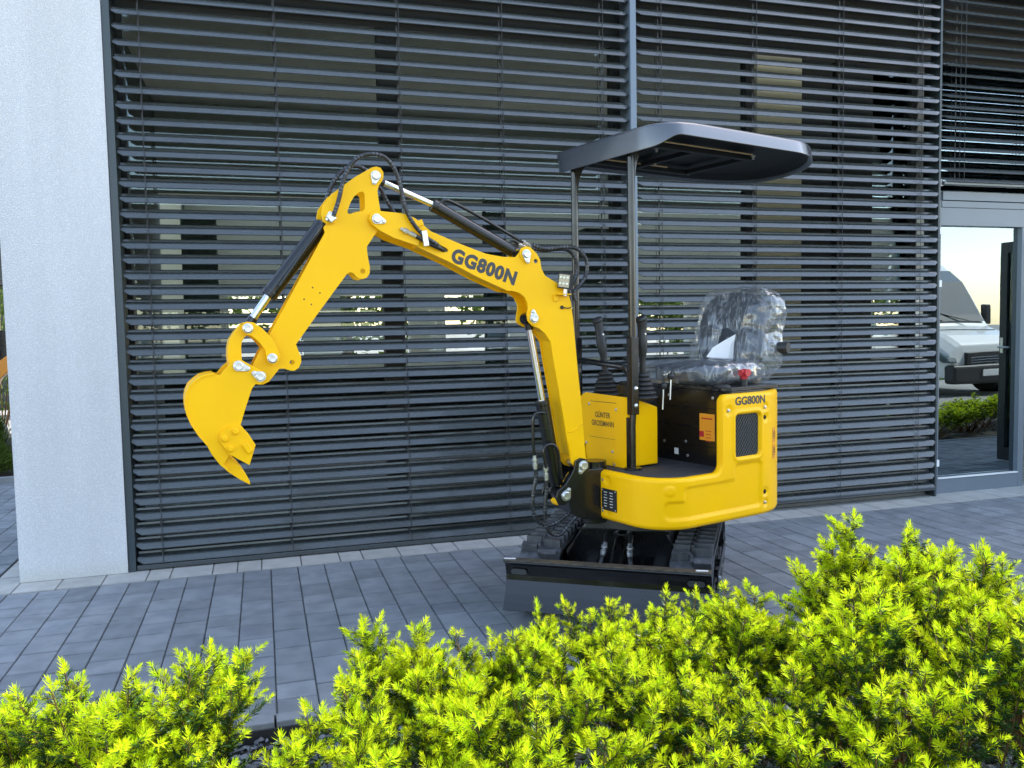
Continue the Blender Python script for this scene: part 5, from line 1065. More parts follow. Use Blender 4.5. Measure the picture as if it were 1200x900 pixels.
TIPS= [(-0.454,1.69,0.544),(-0.389,1.757,0.553),(-0.389,1.655,0.557),(-0.265,1.679,0.546),(-0.292,1.573,0.531),(-0.202,1.638,0.518),(-0.123,1.746,0.558),(-0.157,1.693,0.551),(-0.053,1.849,0.501),(-0.085,1.748,0.493),(0.031,1.5,0.447),(0.132,1.695,0.471),(0.083,1.598,0.462),(0.221,2.088,0.453),(0.273,2.082,0.409),(0.363,2.068,0.429),(0.451,2.051,0.416),(0.299,1.978,0.39),(0.54,2.029,0.378),(0.69,2.089,0.443),(0.605,2.011,0.403),(0.76,2.065,0.452),(0.819,2.042,0.408),(0.868,2.021,0.456),(0.892,1.901,0.446),(1.006,1.957,0.488),(0.975,1.972,0.44),(1.074,1.92,0.487),(1.14,1.882,0.514),(1.149,1.758,0.532),(1.215,1.713,0.47),(1.393,1.703,0.711),(1.324,1.694,0.655),(1.247,1.69,0.588),(1.263,1.678,0.543),(1.423,1.678,0.633),(1.554,1.695,0.671),(1.59,1.662,0.621),(1.659,1.664,0.609),(1.603,1.507,0.642),(1.626,1.482,0.642),(1.513,1.456,0.581),(1.571,1.393,0.594),(1.204,1.47,0.611),(1.242,1.438,0.617),(0.911,0.9,0.327),(0.966,0.833,0.429),(1.127,0.834,0.444),(1.188,0.856,0.435),(1.345,0.9,0.61),(1.453,0.906,0.543),(1.514,0.907,0.653),(1.631,0.904,0.634),(1.777,0.839,0.583),(1.844,0.824,0.606),(2.001,0.843,0.561),(2.014,0.827,0.654),(2.151,0.839,0.572),(2.318,0.852,0.585),(2.331,0.816,0.58),(2.498,0.825,0.565),(2.584,0.835,0.68),(2.652,0.863,0.653),(2.838,0.909,0.617),(2.979,0.851,0.564),(3.155,0.835,0.667),(3.353,0.86,0.564),(3.453,0.834,0.585),(3.608,0.897,0.577),(3.748,0.903,0.628),(3.999,0.85,0.62),(4.123,0.889,0.6),(4.264,0.819,0.585),(4.46,0.9,0.57),(4.564,0.876,0.57),(0.436,0.999,0.409),(0.549,0.969,0.356),(0.724,0.946,0.338),(0.799,1.012,0.321),(0.866,0.977,0.416),(1.011,0.958,0.459),(1.143,0.922,0.517),(1.19,0.945,0.531),(1.317,0.995,0.504),(1.467,0.933,0.564),(1.534,0.949,0.625),(1.68,0.986,0.561),(1.726,0.969,0.618),(1.872,0.963,0.569),(1.93,1.0,0.603),(2.087,1.014,0.635),(2.183,0.976,0.598),(2.311,0.962,0.669),(2.356,1.002,0.654),(2.491,0.959,0.577),(2.612,0.951,0.639),(2.653,0.923,0.577),(2.878,0.933,0.668),(2.992,0.973,0.602),(3.175,0.924,0.608),(3.364,0.933,0.639),(3.46,0.945,0.563),(3.587,1.01,0.62),(3.823,0.996,0.61),(3.916,0.973,0.6),(4.115,1.009,0.58),(4.312,0.927,0.58),(4.44,0.99,0.55),(4.613,0.945,0.55),(0.188,1.075,0.425),(0.447,1.026,0.429),(0.569,1.109,0.394),(0.718,1.086,0.424),(0.838,1.092,0.377),(0.924,1.092,0.386),(1.01,1.035,0.457),(1.113,1.027,0.419),(1.257,1.046,0.506),(1.343,1.106,0.534),(1.419,1.062,0.529),(1.573,1.022,0.675),(1.605,1.036,0.662),(1.777,1.043,0.626),(1.848,1.092,0.582),(1.988,1.12,0.645),(2.102,1.114,0.606),(2.2,1.103,0.63),(2.231,1.082,0.669),(2.356,1.085,0.668),(2.49,1.024,0.636),(2.561,1.106,0.639),(2.671,1.11,0.635),(2.831,1.103,0.667),(3.044,1.108,0.639),(3.182,1.08,0.623),(3.369,1.055,0.57),(3.499,1.07,0.62),(3.645,1.045,0.584),(3.75,1.098,0.59),(3.97,1.032,0.58),(4.14,1.071,0.56),(4.299,1.082,0.54),(4.374,1.093,0.53),(4.578,1.034,0.53),(-0.274,1.154,0.42),(-0.182,1.201,0.37),(0.036,1.218,0.44),(0.209,1.175,0.324),(0.259,1.171,0.429),(0.347,1.149,0.411),(0.446,1.222,0.396),(0.597,1.191,0.419),(0.653,1.21,0.382),(0.822,1.128,0.402),(0.873,1.146,0.314),(0.992,1.158,0.466),(1.126,1.161,0.523),(1.187,1.146,0.544),(1.37,1.193,0.623),(1.386,1.215,0.63),(1.552,1.209,0.623),(1.61,1.139,0.617),(1.75,1.179,0.603),(1.874,1.209,0.66),(1.909,1.14,0.586),(2.034,1.182,0.583),(2.177,1.159,0.604),(2.291,1.219,0.633),(2.36,1.223,0.636),(2.433,1.144,0.659),(2.608,1.219,0.64),(2.644,1.156,0.646),(2.837,1.139,0.605),(3.001,1.161,0.614),(3.126,1.128,0.64),(3.343,1.167,0.574),(3.457,1.181,0.6),(3.633,1.222,0.57),(3.761,1.187,0.57),(3.96,1.197,0.55),(4.101,1.205,0.53),(4.219,1.143,0.54),(4.416,1.156,0.52),(4.547,1.16,0.5),(-0.842,1.29,0.479),(-0.715,1.312,0.465),(-0.607,1.324,0.454),(-0.45,1.284,0.392),(-0.399,1.278,0.464),(-0.279,1.277,0.394),(-0.126,1.326,0.467),(-0.061,1.272,0.36),(0.127,1.273,0.37),(0.267,1.321,0.394),(0.415,1.326,0.458),(0.455,1.322,0.471),(0.64,1.231,0.36),(0.674,1.282,0.411),(0.759,1.294,0.44),(0.918,1.281,0.433),(1.029,1.236,0.466),(1.079,1.24,0.526),(1.202,1.264,0.519),(1.334,1.242,0.618),(1.387,1.326,0.582),(1.562,1.285,0.63),(1.62,1.266,0.64),(1.747,1.284,0.63),(1.862,1.247,0.65),(1.97,1.284,0.63),(2.067,1.249,0.64),(2.183,1.303,0.62),(2.265,1.263,0.63),(2.357,1.26,0.63),(2.451,1.278,0.62),(2.572,1.296,0.61),(2.726,1.31,0.6),(2.881,1.248,0.62),(3.054,1.233,0.611),(3.199,1.23,0.61),(3.326,1.252,0.59),(3.524,1.269,0.57),(3.629,1.303,0.55),(3.751,1.309,0.54),(3.906,1.23,0.55),(4.101,1.304,0.51),(4.312,1.264,0.5),(4.441,1.23,0.5),(4.606,1.287,0.47),(-1.022,1.381,0.449),(-0.854,1.423,0.398),(-0.758,1.424,0.408),(-0.629,1.345,0.47),(-0.527,1.433,0.46),(-0.439,1.379,0.446),(-0.317,1.393,0.435),(-0.208,1.363,0.4),(-0.191,1.423,0.436),(-0.023,1.359,0.382),(0.162,1.377,0.461),(0.237,1.422,0.361),(0.4,1.411,0.416),(0.509,1.363,0.377),(0.576,1.362,0.446),(0.701,1.401,0.477),(0.827,1.414,0.476),(0.948,1.409,0.422),(1.011,1.411,0.501),(1.155,1.409,0.547),(1.195,1.397,0.506),(1.34,1.353,0.545),(1.476,1.422,0.57),(1.489,1.417,0.59),(1.605,1.417,0.54),(1.752,1.362,0.6),(1.806,1.379,0.59),(1.969,1.357,0.6),(2.016,1.396,0.58),(2.116,1.354,0.6),(2.242,1.336,0.6),(2.36,1.392,0.58),(2.501,1.427,0.56),(2.598,1.347,0.59),(2.65,1.421,0.56),(2.869,1.423,0.55),(2.976,1.36,0.57),(3.151,1.342,0.57),(3.334,1.422,0.54),(3.5,1.417,0.54),(3.628,1.417,0.53),(3.753,1.349,0.53),(3.946,1.421,0.5),(4.143,1.372,0.49),(4.24,1.399,0.48),(4.373,1.375,0.47),(4.618,1.364,0.45),(-1.269,1.456,0.453),(-1.151,1.536,0.443),(-1.101,1.494,0.438),(-0.974,1.459,0.466),(-0.876,1.447,0.397),(-0.817,1.486,0.371),(-0.667,1.468,0.459),(-0.538,1.459,0.457),(-0.452,1.467,0.469),(-0.404,1.48,0.432),(-0.284,1.489,0.466),(-0.161,1.511,0.383),(0.141,1.513,0.416),(0.278,1.453,0.381),(0.367,1.491,0.458),(0.48,1.473,0.47),(0.609,1.516,0.457),(0.693,1.466,0.373),(0.816,1.515,0.468),(0.947,1.49,0.438),(1.056,1.449,0.47),(1.12,1.5,0.525),(1.186,1.491,0.5),(1.313,1.458,0.571),(1.443,1.48,0.606),(1.532,1.507,0.56),(1.617,1.484,0.58),(1.699,1.507,0.49),(1.889,1.459,0.56),(1.908,1.489,0.55),(2.088,1.517,0.53),(2.12,1.513,0.54),(2.257,1.475,0.55),(2.383,1.479,0.54),(2.477,1.539,0.52),(2.607,1.533,0.52),(2.676,1.519,0.52),(2.874,1.455,0.54),(3.006,1.517,0.51),(3.18,1.523,0.51),(3.338,1.468,0.52),(3.525,1.44,0.53),(3.635,1.538,0.49),(3.745,1.454,0.51),(3.98,1.519,0.47),(4.15,1.522,0.46),(4.278,1.466,0.46),(4.444,1.533,0.43),(4.532,1.474,0.44),(-1.311,1.551,0.433),(-1.202,1.572,0.372),(-1.083,1.555,0.463),(-1.007,1.635,0.375),(-0.891,1.623,0.423),(-0.78,1.633,0.38),(-0.635,1.596,0.394),(-0.58,1.573,0.436),(-0.466,1.597,0.438),(-0.319,1.615,0.395),(-0.233,1.614,0.469),(-0.156,1.598,0.451),(0.142,1.606,0.432),(0.324,1.639,0.411),(0.375,1.61,0.421),(0.494,1.585,0.463),(0.629,1.624,0.45),(0.734,1.571,0.473),(0.77,1.555,0.419),(0.871,1.571,0.433),(0.975,1.585,0.435),(1.159,1.553,0.529),(1.217,1.561,0.534),(1.311,1.581,0.598),(1.436,1.592,0.62),(1.546,1.593,0.6),(1.656,1.586,0.51),(1.708,1.6,0.54),(1.863,1.627,0.46),(1.962,1.638,0.49),(2.11,1.589,0.51),(2.128,1.548,0.52),(2.274,1.569,0.51),(2.34,1.611,0.49),(2.499,1.637,0.48),(2.621,1.549,0.51),(2.67,1.589,0.49),(2.871,1.565,0.5),(2.962,1.619,0.48),(3.122,1.559,0.49),(3.369,1.552,0.49),(3.515,1.562,0.48),(3.619,1.609,0.46),(3.757,1.635,0.45),(3.998,1.605,0.45),(4.123,1.551,0.45),(4.314,1.612,0.42),(4.456,1.581,0.42),(4.595,1.551,0.41),(-1.257,1.706,0.454),(-1.238,1.692,0.421),(-1.084,1.735,0.419),(-0.978,1.702,0.441),(-0.872,1.69,0.394),(-0.739,1.685,0.446),(-0.693,1.749,0.386),(-0.573,1.687,0.465),(-0.437,1.676,0.389),(-0.331,1.695,0.382),(-0.288,1.722,0.439),(-0.114,1.658,0.418),(0.199,1.667,0.392),(0.301,1.676,0.396),(0.408,1.706,0.42),(0.522,1.746,0.37),(0.579,1.695,0.394),(0.732,1.689,0.471),(0.757,1.694,0.435),(0.934,1.698,0.482),(0.99,1.686,0.42),(1.084,1.699,0.51),(1.189,1.699,0.44),(1.373,1.699,0.63),(1.403,1.739,0.573),(1.5,1.713,0.54),(1.643,1.712,0.57),(1.761,1.69,0.47),(1.871,1.681,0.44),(1.987,1.749,0.39),(2.053,1.666,0.48),(2.162,1.728,0.45),(2.3,1.734,0.45),(2.401,1.671,0.47),(2.487,1.677,0.47),(2.568,1.734,0.44),(2.68,1.664,0.47),(2.813,1.662,0.46),(2.979,1.676,0.45),(3.185,1.669,0.45),(3.277,1.676,0.45),(3.491,1.71,0.43),(3.588,1.678,0.44),(3.778,1.748,0.41),(3.996,1.723,0.41),(4.152,1.693,0.42),(4.259,1.724,0.4),(4.436,1.729,0.39),(4.608,1.663,0.39),(-1.297,1.788,0.376),(-1.184,1.777,0.403),(-1.085,1.776,0.388),(-1.027,1.79,0.459),(-0.906,1.782,0.376),(-0.764,1.829,0.382),(-0.638,1.756,0.374),(-0.606,1.834,0.37),(-0.437,1.776,0.396),(-0.395,1.836,0.404),(-0.207,1.824,0.4),(-0.149,1.811,0.43),(0.167,1.756,0.387),(0.305,1.782,0.433),(0.379,1.772,0.367),(0.442,1.826,0.37),(0.591,1.813,0.451),(0.661,1.798,0.451),(0.816,1.802,0.437),(0.934,1.843,0.438),(0.97,1.768,0.469),(1.133,1.8,0.47),(1.192,1.794,0.45),(1.35,1.852,0.31),(1.39,1.792,0.52),(1.584,1.761,0.56),(1.638,1.844,0.51),(1.738,1.852,0.54),(1.89,1.836,0.39),(1.973,1.833,0.46),(2.078,1.849,0.34),(2.205,1.823,0.41),(2.262,1.794,0.42),(2.392,1.835,0.4),(2.44,1.8,0.42),(2.632,1.824,0.41),(2.691,1.844,0.4),(2.868,1.791,0.41),(3.032,1.775,0.42),(3.197,1.855,0.38),(3.331,1.854,0.38),(3.514,1.808,0.39),(3.668,1.764,0.4),(3.772,1.836,0.37),(3.951,1.803,0.38),(4.157,1.811,0.37),(4.227,1.757,0.39),(4.404,1.854,0.35),(4.582,1.841,0.35),(-1.321,1.881,0.367),(-1.187,1.916,0.386),(-1.084,1.91,0.443),(-1.011,1.883,0.465),(-0.861,1.936,0.401),(-0.767,1.898,0.442),(-0.624,1.909,0.415),(-0.545,1.91,0.404),(-0.508,1.942,0.41),(-0.32,1.894,0.4),(-0.219,1.883,0.37),(-0.191,1.924,0.39),(0.198,1.909,0.412),(0.319,1.954,0.41),(0.395,1.949,0.399),(0.467,1.939,0.32),(0.616,1.931,0.408),(0.657,1.937,0.44),(0.803,1.892,0.43),(0.874,1.879,0.4),(1.008,1.936,0.407),(1.158,1.888,0.45),(1.173,1.898,0.44),(1.37,1.879,0.29),(1.467,1.952,0.4),(1.537,1.948,0.5),(1.635,1.903,0.51),(1.722,1.897,0.53),(1.846,1.938,0.5),(1.918,1.896,0.42),(2.106,1.892,0.35),(2.199,1.89,0.36),(2.313,1.885,0.39),(2.382,1.868,0.39),(2.488,1.903,0.38),(2.602,1.918,0.37),(2.654,1.878,0.38),(2.815,1.95,0.35),(3.045,1.899,0.37),(3.206,1.937,0.35),(3.339,1.861,0.37),(3.453,1.913,0.35),(3.677,1.886,0.36),(3.758,1.939,0.33),(3.956,1.922,0.33),(4.115,1.926,0.33),(4.224,1.92,0.33),(4.39,1.884,0.34),(4.577,1.898,0.33),(-1.328,2.026,0.408),(-1.227,2.047,0.426),(-1.105,2.062,0.425),(-1.02,2.013,0.392),(-0.845,2.043,0.369),(-0.811,2.032,0.41),(-0.689,2.014,0.377),(-0.568,2.022,0.38),(-0.449,2.023,0.365),(-0.355,2.021,0.35),(-0.269,2.059,0.27),(-0.123,2.063,0.38),(0.2,2.002,0.4),(0.32,2.019,0.39),(0.39,2.019,0.38),(0.534,1.998,0.33),(0.579,1.973,0.37),(0.663,2.039,0.382),(0.81,2.063,0.35),(0.955,1.99,0.37),(0.974,1.98,0.39),(1.142,2.03,0.38),(1.177,1.973,0.42),(1.33,1.965,0.36),(1.447,1.988,0.25),(1.566,1.973,0.51),(1.595,2.051,0.43),(1.729,1.986,0.46),(1.842,2.021,0.49),(1.923,1.996,0.46),(2.084,2.047,0.34),(2.144,1.999,0.39),(2.266,2.023,0.27),(2.403,2.009,0.34),(2.478,1.985,0.34),(2.571,2.009,0.33),(2.657,2.048,0.32),(2.835,2.028,0.32),(2.985,2.001,0.33),(3.199,2.01,0.32),(3.33,2.042,0.31),(3.495,2.001,0.32),(3.592,1.97,0.33),(3.765,2.021,0.3),(3.945,2.038,0.29),(4.076,2.047,0.28),(4.237,2.001,0.3),(4.379,2.05,0.27),(4.618,2.018,0.28),(-1.322,2.109,0.432),(-1.166,2.154,0.386),(-1.082,2.147,0.383),(-0.954,2.094,0.41),(-0.88,2.123,0.38),(-0.811,2.096,0.39),(-0.657,2.16,0.33),(-0.583,2.128,0.33),(-0.459,2.077,0.38),(-0.328,2.158,0.29),(-0.261,2.161,0.24),(-0.133,2.087,0.38),(0.238,2.128,0.362),(0.422,2.127,0.34),(0.529,2.128,0.25),(0.612,2.075,0.33),(0.702,2.136,0.36),(0.832,2.088,0.33),(0.865,2.14,0.31),(1.025,2.077,0.35),(1.109,2.074,0.37),(1.268,2.145,0.35),(1.285,2.134,0.36),(1.425,2.15,0.31),(1.494,2.133,0.25),(1.627,2.133,0.36),(1.793,2.168,0.49),(1.864,2.163,0.41),(1.913,2.143,0.41),(2.044,2.076,0.41),(2.197,2.117,0.28),(2.284,2.108,0.35),(2.397,2.072,0.27),(2.433,2.121,0.24),(2.618,2.1,0.3),(2.657,2.14,0.28),(2.801,2.096,0.3),(3.055,2.087,0.3),(3.202,2.087,0.29),(3.344,2.15,0.27),(3.488,2.085,0.29),(3.666,2.081,0.28),(3.751,2.151,0.25),(3.912,2.158,0.25),(4.122,2.078,0.27),(4.285,2.108,0.26),(4.45,2.092,0.26),(4.588,2.107,0.25),(-1.322,2.226,0.41),(-1.189,2.214,0.39),(-1.043,2.193,0.38),(-0.946,2.23,0.35),(-0.911,2.246,0.34),(-0.817,2.186,0.35),(-0.665,2.219,0.31),(-0.59,2.234,0.29),(-0.473,2.221,0.3),(-0.368,2.252,0.27),(-0.274,2.233,0.21),(-0.191,2.237,0.29),(0.15,2.181,0.18),(0.244,2.181,0.35),(0.4,2.242,0.3),(0.506,2.199,0.24),(0.608,2.21,0.25),(0.728,2.24,0.32),(0.755,2.253,0.32),(0.887,2.24,0.28),(1.024,2.226,0.27),(1.125,2.196,0.33),(1.213,2.186,0.32),(1.344,2.176,0.33),(1.473,2.266,0.28),(1.576,2.267,0.2),(1.611,2.222,0.15),(1.75,2.185,0.46),(1.814,2.243,0.47),(1.99,2.258,0.34),(2.083,2.249,0.42),(2.198,2.181,0.32),(2.289,2.256,0.26),(2.381,2.248,0.27),(2.523,2.208,0.2),(2.612,2.227,0.22),(2.731,2.214,0.25),(2.831,2.178,0.26),(2.969,2.175,0.26),(3.143,2.237,0.23),(3.304,2.267,0.22),(3.461,2.258,0.22),(3.672,2.217,0.23),(3.833,2.221,0.23),(3.962,2.245,0.21),(4.065,2.274,0.2),(4.273,2.208,0.22),(4.396,2.216,0.21),(4.539,2.227,0.2)]
# ================================================================== yew bushes
def needle_shape(L_, w_, ang, az, x, lift=0.0):
    """one needle leaving the x axis at x, as a folded kite of two triangles"""
    d = np.array([math.cos(ang), math.sin(ang)*math.cos(az), math.sin(ang)*math.sin(az)])
    side = np.cross(d, [1, 0, 0]); side /= max(np.linalg.norm(side), 1e-6)
    nrm = np.cross(side, d); b = np.array([x, 0, 0]); m = b+d*L_*.45
    tip = b+d*L_+np.array([1, 0, 0])*L_*.12
    return [b, m+side*w_/2+nrm*w_*.12, tip, m-side*w_/2+nrm*w_*.12]
def template(r, n, length, ln, wn, a0, a1, flat=0.0, azk=2.4):
    V = []
    for i in range(n):
        t = (i+.5)/n; ang = a0+(a1-a0)*t+r.normal(0, .12); az = i*azk+r.normal(0, .3)
        if flat: az = (0 if i % 2 else PI)+r.normal(0, .35)
        V.append(needle_shape(ln*(1-.35*t)*r.uniform(.85, 1.15), wn, ang, az, length*t))
    return np.array(V)                                  # n,4,3
def build_bush(idx, base, tips, label, r, dens):
    b = thing('yew_bush', (base[0], base[1], -.06), label, 'bush', 'golden yew bushes in the bed')
    new_t = [template(r, 30, .023, .0155, .0023, 1.2, .35) if k_ < 3 else template(r, 26, .015, .0165, .0024, 1.35, .45) for k_ in range(5)]
    old_t = [template(r, 10, .020, .0205, .0022, 1.2, 1.0, flat=1.0) for _ in range(5)]
    inst = {('n', i): [] for i in range(5)}; inst.update({('o', i): [] for i in range(5)})
    stems = MB()
    def frame(d):
        d = d/np.linalg.norm(d); u = np.cross(d, [0, 0, 1.0]); nu = np.linalg.norm(u)
        u = u/nu if nu > 1e-3 else np.array([1.0, 0, 0]); v = np.cross(d, u); a = r.uniform(0, 2*PI)
        return np.stack([d, u*math.cos(a)+v*math.sin(a), -u*math.sin(a)+v*math.cos(a)], 1)
    def flatframe(d):
        d = d/np.linalg.norm(d); u = np.cross([0, 0, 1.0], d); nu = np.linalg.norm(u); u = u/nu if nu > 1e-3 else np.array([1.0, 0, 0])
        v = np.cross(d, u); a = r.normal(0, .35); return np.stack([d, u*math.cos(a)+v*math.sin(a), -u*math.sin(a)+v*math.cos(a)], 1)
    for tip in tips:
        tip = np.array(tip); bs = np.array([base[0]+r.normal(0, .05), base[1]+r.normal(0, .05), -.06])
        L0 = np.linalg.norm(tip-bs); out = tip-bs; out[2] = 0
        c1 = bs+np.array([0, 0, L0*.25])+out*.35; c2 = tip-np.array([0, 0, L0*.30])-out*r.uniform(.0, .18)+r.normal(0, .015, 3)
        ts = np.linspace(0, 1, 12)
        P = ((1-ts)**3)[:, None]*bs+(3*ts*(1-ts)**2)[:, None]*c1+(3*ts**2*(1-ts))[:, None]*c2+(ts**3)[:, None]*tip
        stems.tube([tuple(p) for p in P], [max(.0014, .0045*(1-t)**.8) for t in ts], 4, caps=False)
        D = np.linalg.norm(np.diff(P, axis=0), axis=1); cum = np.concatenate([[0], np.cumsum(D)]); Lt = cum[-1]
        cl = min(.30, Lt*.8); s = 0.0
        vig = r.uniform(.75, 1.2)
        def at(q): return np.array([np.interp(q, cum, P[:, k]) for k in range(3)])
        k = 0; ph = r.uniform(0, 2*PI)
        while s < cl:
            p = at(Lt-s); d = at(Lt-s+.004 if s > .004 else Lt)-at(Lt-s-.01); d /= np.linalg.norm(d)
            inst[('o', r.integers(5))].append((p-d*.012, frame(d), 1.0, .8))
            if s == 0: inst[('n', r.integers(5))].append((p-d*.004, frame(d), 1.25, 1.1))
            # side twig
            prof = min(1, .22+s/.10)*(1 if s < .15 else max(.45, 1-(s-.15)/.25)); tl_ = (.084*prof*r.uniform(.6, 1.2))*vig
            fr_ = frame(d); ph += 2.399; ang = r.uniform(.75, 1.15)
            u, v = fr_[:, 1], fr_[:, 2]; flat_u = np.cross(d, [0, 0, 1.0]); nf = np.linalg.norm(flat_u)
            side = (u*math.cos(ph)+v*math.sin(ph)); 
            if nf > .25: side = side*.75+flat_u/nf*(1 if math.cos(ph*1.7) > 0 else -1)*.65
            side -= d*side.dot(d); side /= np.linalg.norm(side)
            td = d*math.cos(ang)+side*math.sin(ang)+np.array([0, 0, .12]); td /= np.linalg.norm(td)
            bright = r.uniform(.8, 1.2)
            nseg = int(tl_/.017); q = p.copy(); cur = td.copy()
            for j in range(nseg):
                inst[('o', r.integers(5))].append((q.copy(), flatframe(cur), 1.0, bright*.95))
                if j > 0 or s > .05:
                    for sg in ((1, -1) if r.random() < dens else (1,)):
                        sd_ = np.cross(cur, [0, 0, 1.0]); sd_ /= max(np.linalg.norm(sd_), 1e-3)
                        dd = cur*.72+sd_*sg*.62+np.array([0, 0, r.uniform(-.1, .3)]); 
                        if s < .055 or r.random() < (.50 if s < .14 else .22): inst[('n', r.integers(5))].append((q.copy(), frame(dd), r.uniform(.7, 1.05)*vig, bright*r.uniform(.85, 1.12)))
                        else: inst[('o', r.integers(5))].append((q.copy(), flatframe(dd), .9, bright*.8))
                q = q+cur*.017; cur = cur+np.array([0, 0, .05])+r.normal(0, .04, 3); cur /= np.linalg.norm(cur)
            if tl_ > .012: stems.tube([tuple(p), tuple(q)], [.0012, .0008], 3, caps=False)
            inst[('n', r.integers(5))].append((q.copy(), frame(cur), r.uniform(.85, 1.2)*vig, bright))
            s += .0130/dens if s < .16 else .024/dens; k += 1
    VV, MI, TT = [], [], []
    for (kind, i), lst in inst.items():
        if not lst: continue
        T_ = (new_t if kind == 'n' else old_t)[i]; n = T_.shape[0]
        Pp = np.array([x[0] for x in lst]); R_ = np.array([x[1] for x in lst]); sc_ = np.array([x[2] for x in lst]); br = np.array([x[3] for x in lst])
        X = np.einsum('kij,nvj->knvi', R_, T_)*sc_[:, None, None, None]+Pp[:, None, None, :]
        VV.append(X.reshape(-1, 3)); K = len(lst)*n
        MI.append(np.full(K, 0 if kind == 'n' else 1, np.int32))
        j = np.repeat(br, n)*r.uniform(.85, 1.15, K)
        hue = r.uniform(-.06, .06, K)+np.repeat(r.uniform(-.10, .06, len(lst)), n)
        if kind == 'n': c = np.stack([j*(1+hue), j*(1-.15*hue), j*(1-.2*hue), np.ones(K)], -1)
        else: c = np.stack([j*(1+hue), j, j, np.ones(K)], -1)
        TT.append(c)
    V = np.concatenate(VV); K = len(V)//4; MI = np.concatenate(MI); TT = np.concatenate(TT)
    me = bpy.data.meshes.new('foliage'); me.vertices.add(len(V)); me.vertices.foreach_set('co', (V-np.array([base[0], base[1], -.06])).astype(np.float32).ravel())
    me.loops.add(4*K); me.loops.foreach_set('vertex_index', np.arange(4*K, dtype=np.int32))
    me.polygons.add(K); me.polygons.foreach_set('loop_start', np.arange(0, 4*K, 4, dtype=np.int32)); 
    me.materials.append(M['new_needle']); me.materials.append(M['old_needle']); me.polygons.foreach_set('material_index', MI)
    me.update(calc_edges=True)
    a = me.color_attributes.new('tint', 'FLOAT_COLOR', 'CORNER'); a.data.foreach_set('color', np.repeat(TT.astype(np.float32), 4, axis=0).ravel())
    o = bpy.data.objects.new('foliage', me); col.objects.link(o); o.parent = b; o['kind'] = 'stuff'
    obj('stems', stems, 'bark', b, kind='stuff')
    return K
BUSHES = [((-.95, 1.45), 'golden yew bush in the lower left corner of the bed'),
 ((-.25, 1.60), 'golden yew bush with a tall upright sprig, left of the gravel gap'),
 ((.45, 1.75), 'golden yew bush directly right of the gravel gap, reaching left over the kerb'),
 ((.42, 1.12), 'low golden yew bush at the bottom centre edge, nearest the camera'),
 ((.95, 1.80), 'golden yew bush right in front of the dozer blade'),
 ((1.10, 1.20), 'low golden yew bush at the bottom edge right of the centre'),
 ((1.50, 1.70), 'tallest golden yew bush, standing right of the rubber tracks'),
 ((2.05, 1.80), 'golden yew bush right of the tallest one, below the glass door'),
 ((1.75, 1.15), 'golden yew bush in the lower right corner'),
 ((2.75, 1.65), 'golden yew bush at the right edge of the photo'),
 ((3.60, 1.55), 'golden yew bush farther right along the bed'),
 ((4.40, 1.60), 'golden yew bush at the far right end of the bed')]
groups = {i: [] for i in range(len(BUSHES))}
for t_ in TIPS:
    i = min(range(len(BUSHES)), key=lambda i: (BUSHES[i][0][0]-t_[0])**2+(BUSHES[i][0][1]-t_[1])**2); groups[i].append(t_)
rg = np.random.default_rng(11); tot = 0
for i, (bxy, lab_) in enumerate(BUSHES):
    if groups[i]: tot += build_bush(i, bxy, groups[i], lab_, rg, 1.0 if bxy[0] < 2.6 else .55)
print('needles', tot)

for src, nx_, ny_, lab_ in (('yew_bush.003', 7.0, 2.1, 'golden yew bush outside the frame, mirrored low in the glass door at its left'), ('yew_bush.005', 7.6, 1.9, 'golden yew bush mirrored low in the middle of the glass door'), ('yew_bush.003', 8.1, 1.7, 'golden yew bush mirrored low at the right of the glass door'), ('yew_bush.005', 8.8, 1.8, 'golden yew bush beyond the glass door')):
    so_ = bpy.data.objects[src]; c_ = copy(so_, None, Vector((nx_, ny_, -.06)), (0, 0, .3)); c_['label'] = lab_; c_.scale = (1.2, 1.2, .62)
    for ch in list(so_.children): copy(ch, c_)
# ================================================================== behind the camera: what the panes mirror
def vehicle(name, label, cat, loc, rz, Ln, Wd, prof_low, glass_x, roof_z, hood_z, van=False, group=None):
    v = thing(name, loc, label, cat, group, rz); o0 = Vector(loc)
    def part(nm, mb, m, parent=v, **k):
        me = mb.mesh(nm, [M[m]]); o = bpy.data.objects.new(nm, me); col.objects.link(o); o.parent = parent
        if k.get('bevel'): b = o.modifiers.new('bevel', 'BEVEL'); b.width = k['bevel']; b.segments = 3; b.limit_method = 'ANGLE'; b.angle_limit = .6
        return o
    # local: x forward, y left; body lofted from cross sections along x
    def section(x, z0, z1, w0, w1, zm):  # rounded box section tapering upwards
        pts = []
        for y, z in ((-w0, z0), (-w0, zm), (-w1, z1-.05), (-w1+.10, z1), (w1-.10, z1), (w1, z1-.05), (w0, zm), (w0, z0)): pts.append((x, y, z))
        return pts
    mb = MB(); mb.grid([section(*s_) for s_ in prof_low], smooth=False); 
    mb.add(section(*prof_low[0]), [tuple(range(8))]); mb.add(section(*prof_low[-1]), [tuple(range(7, -1, -1))])
    body_ = part('body', mb, 'white_car', bevel=.03)
    return v, part
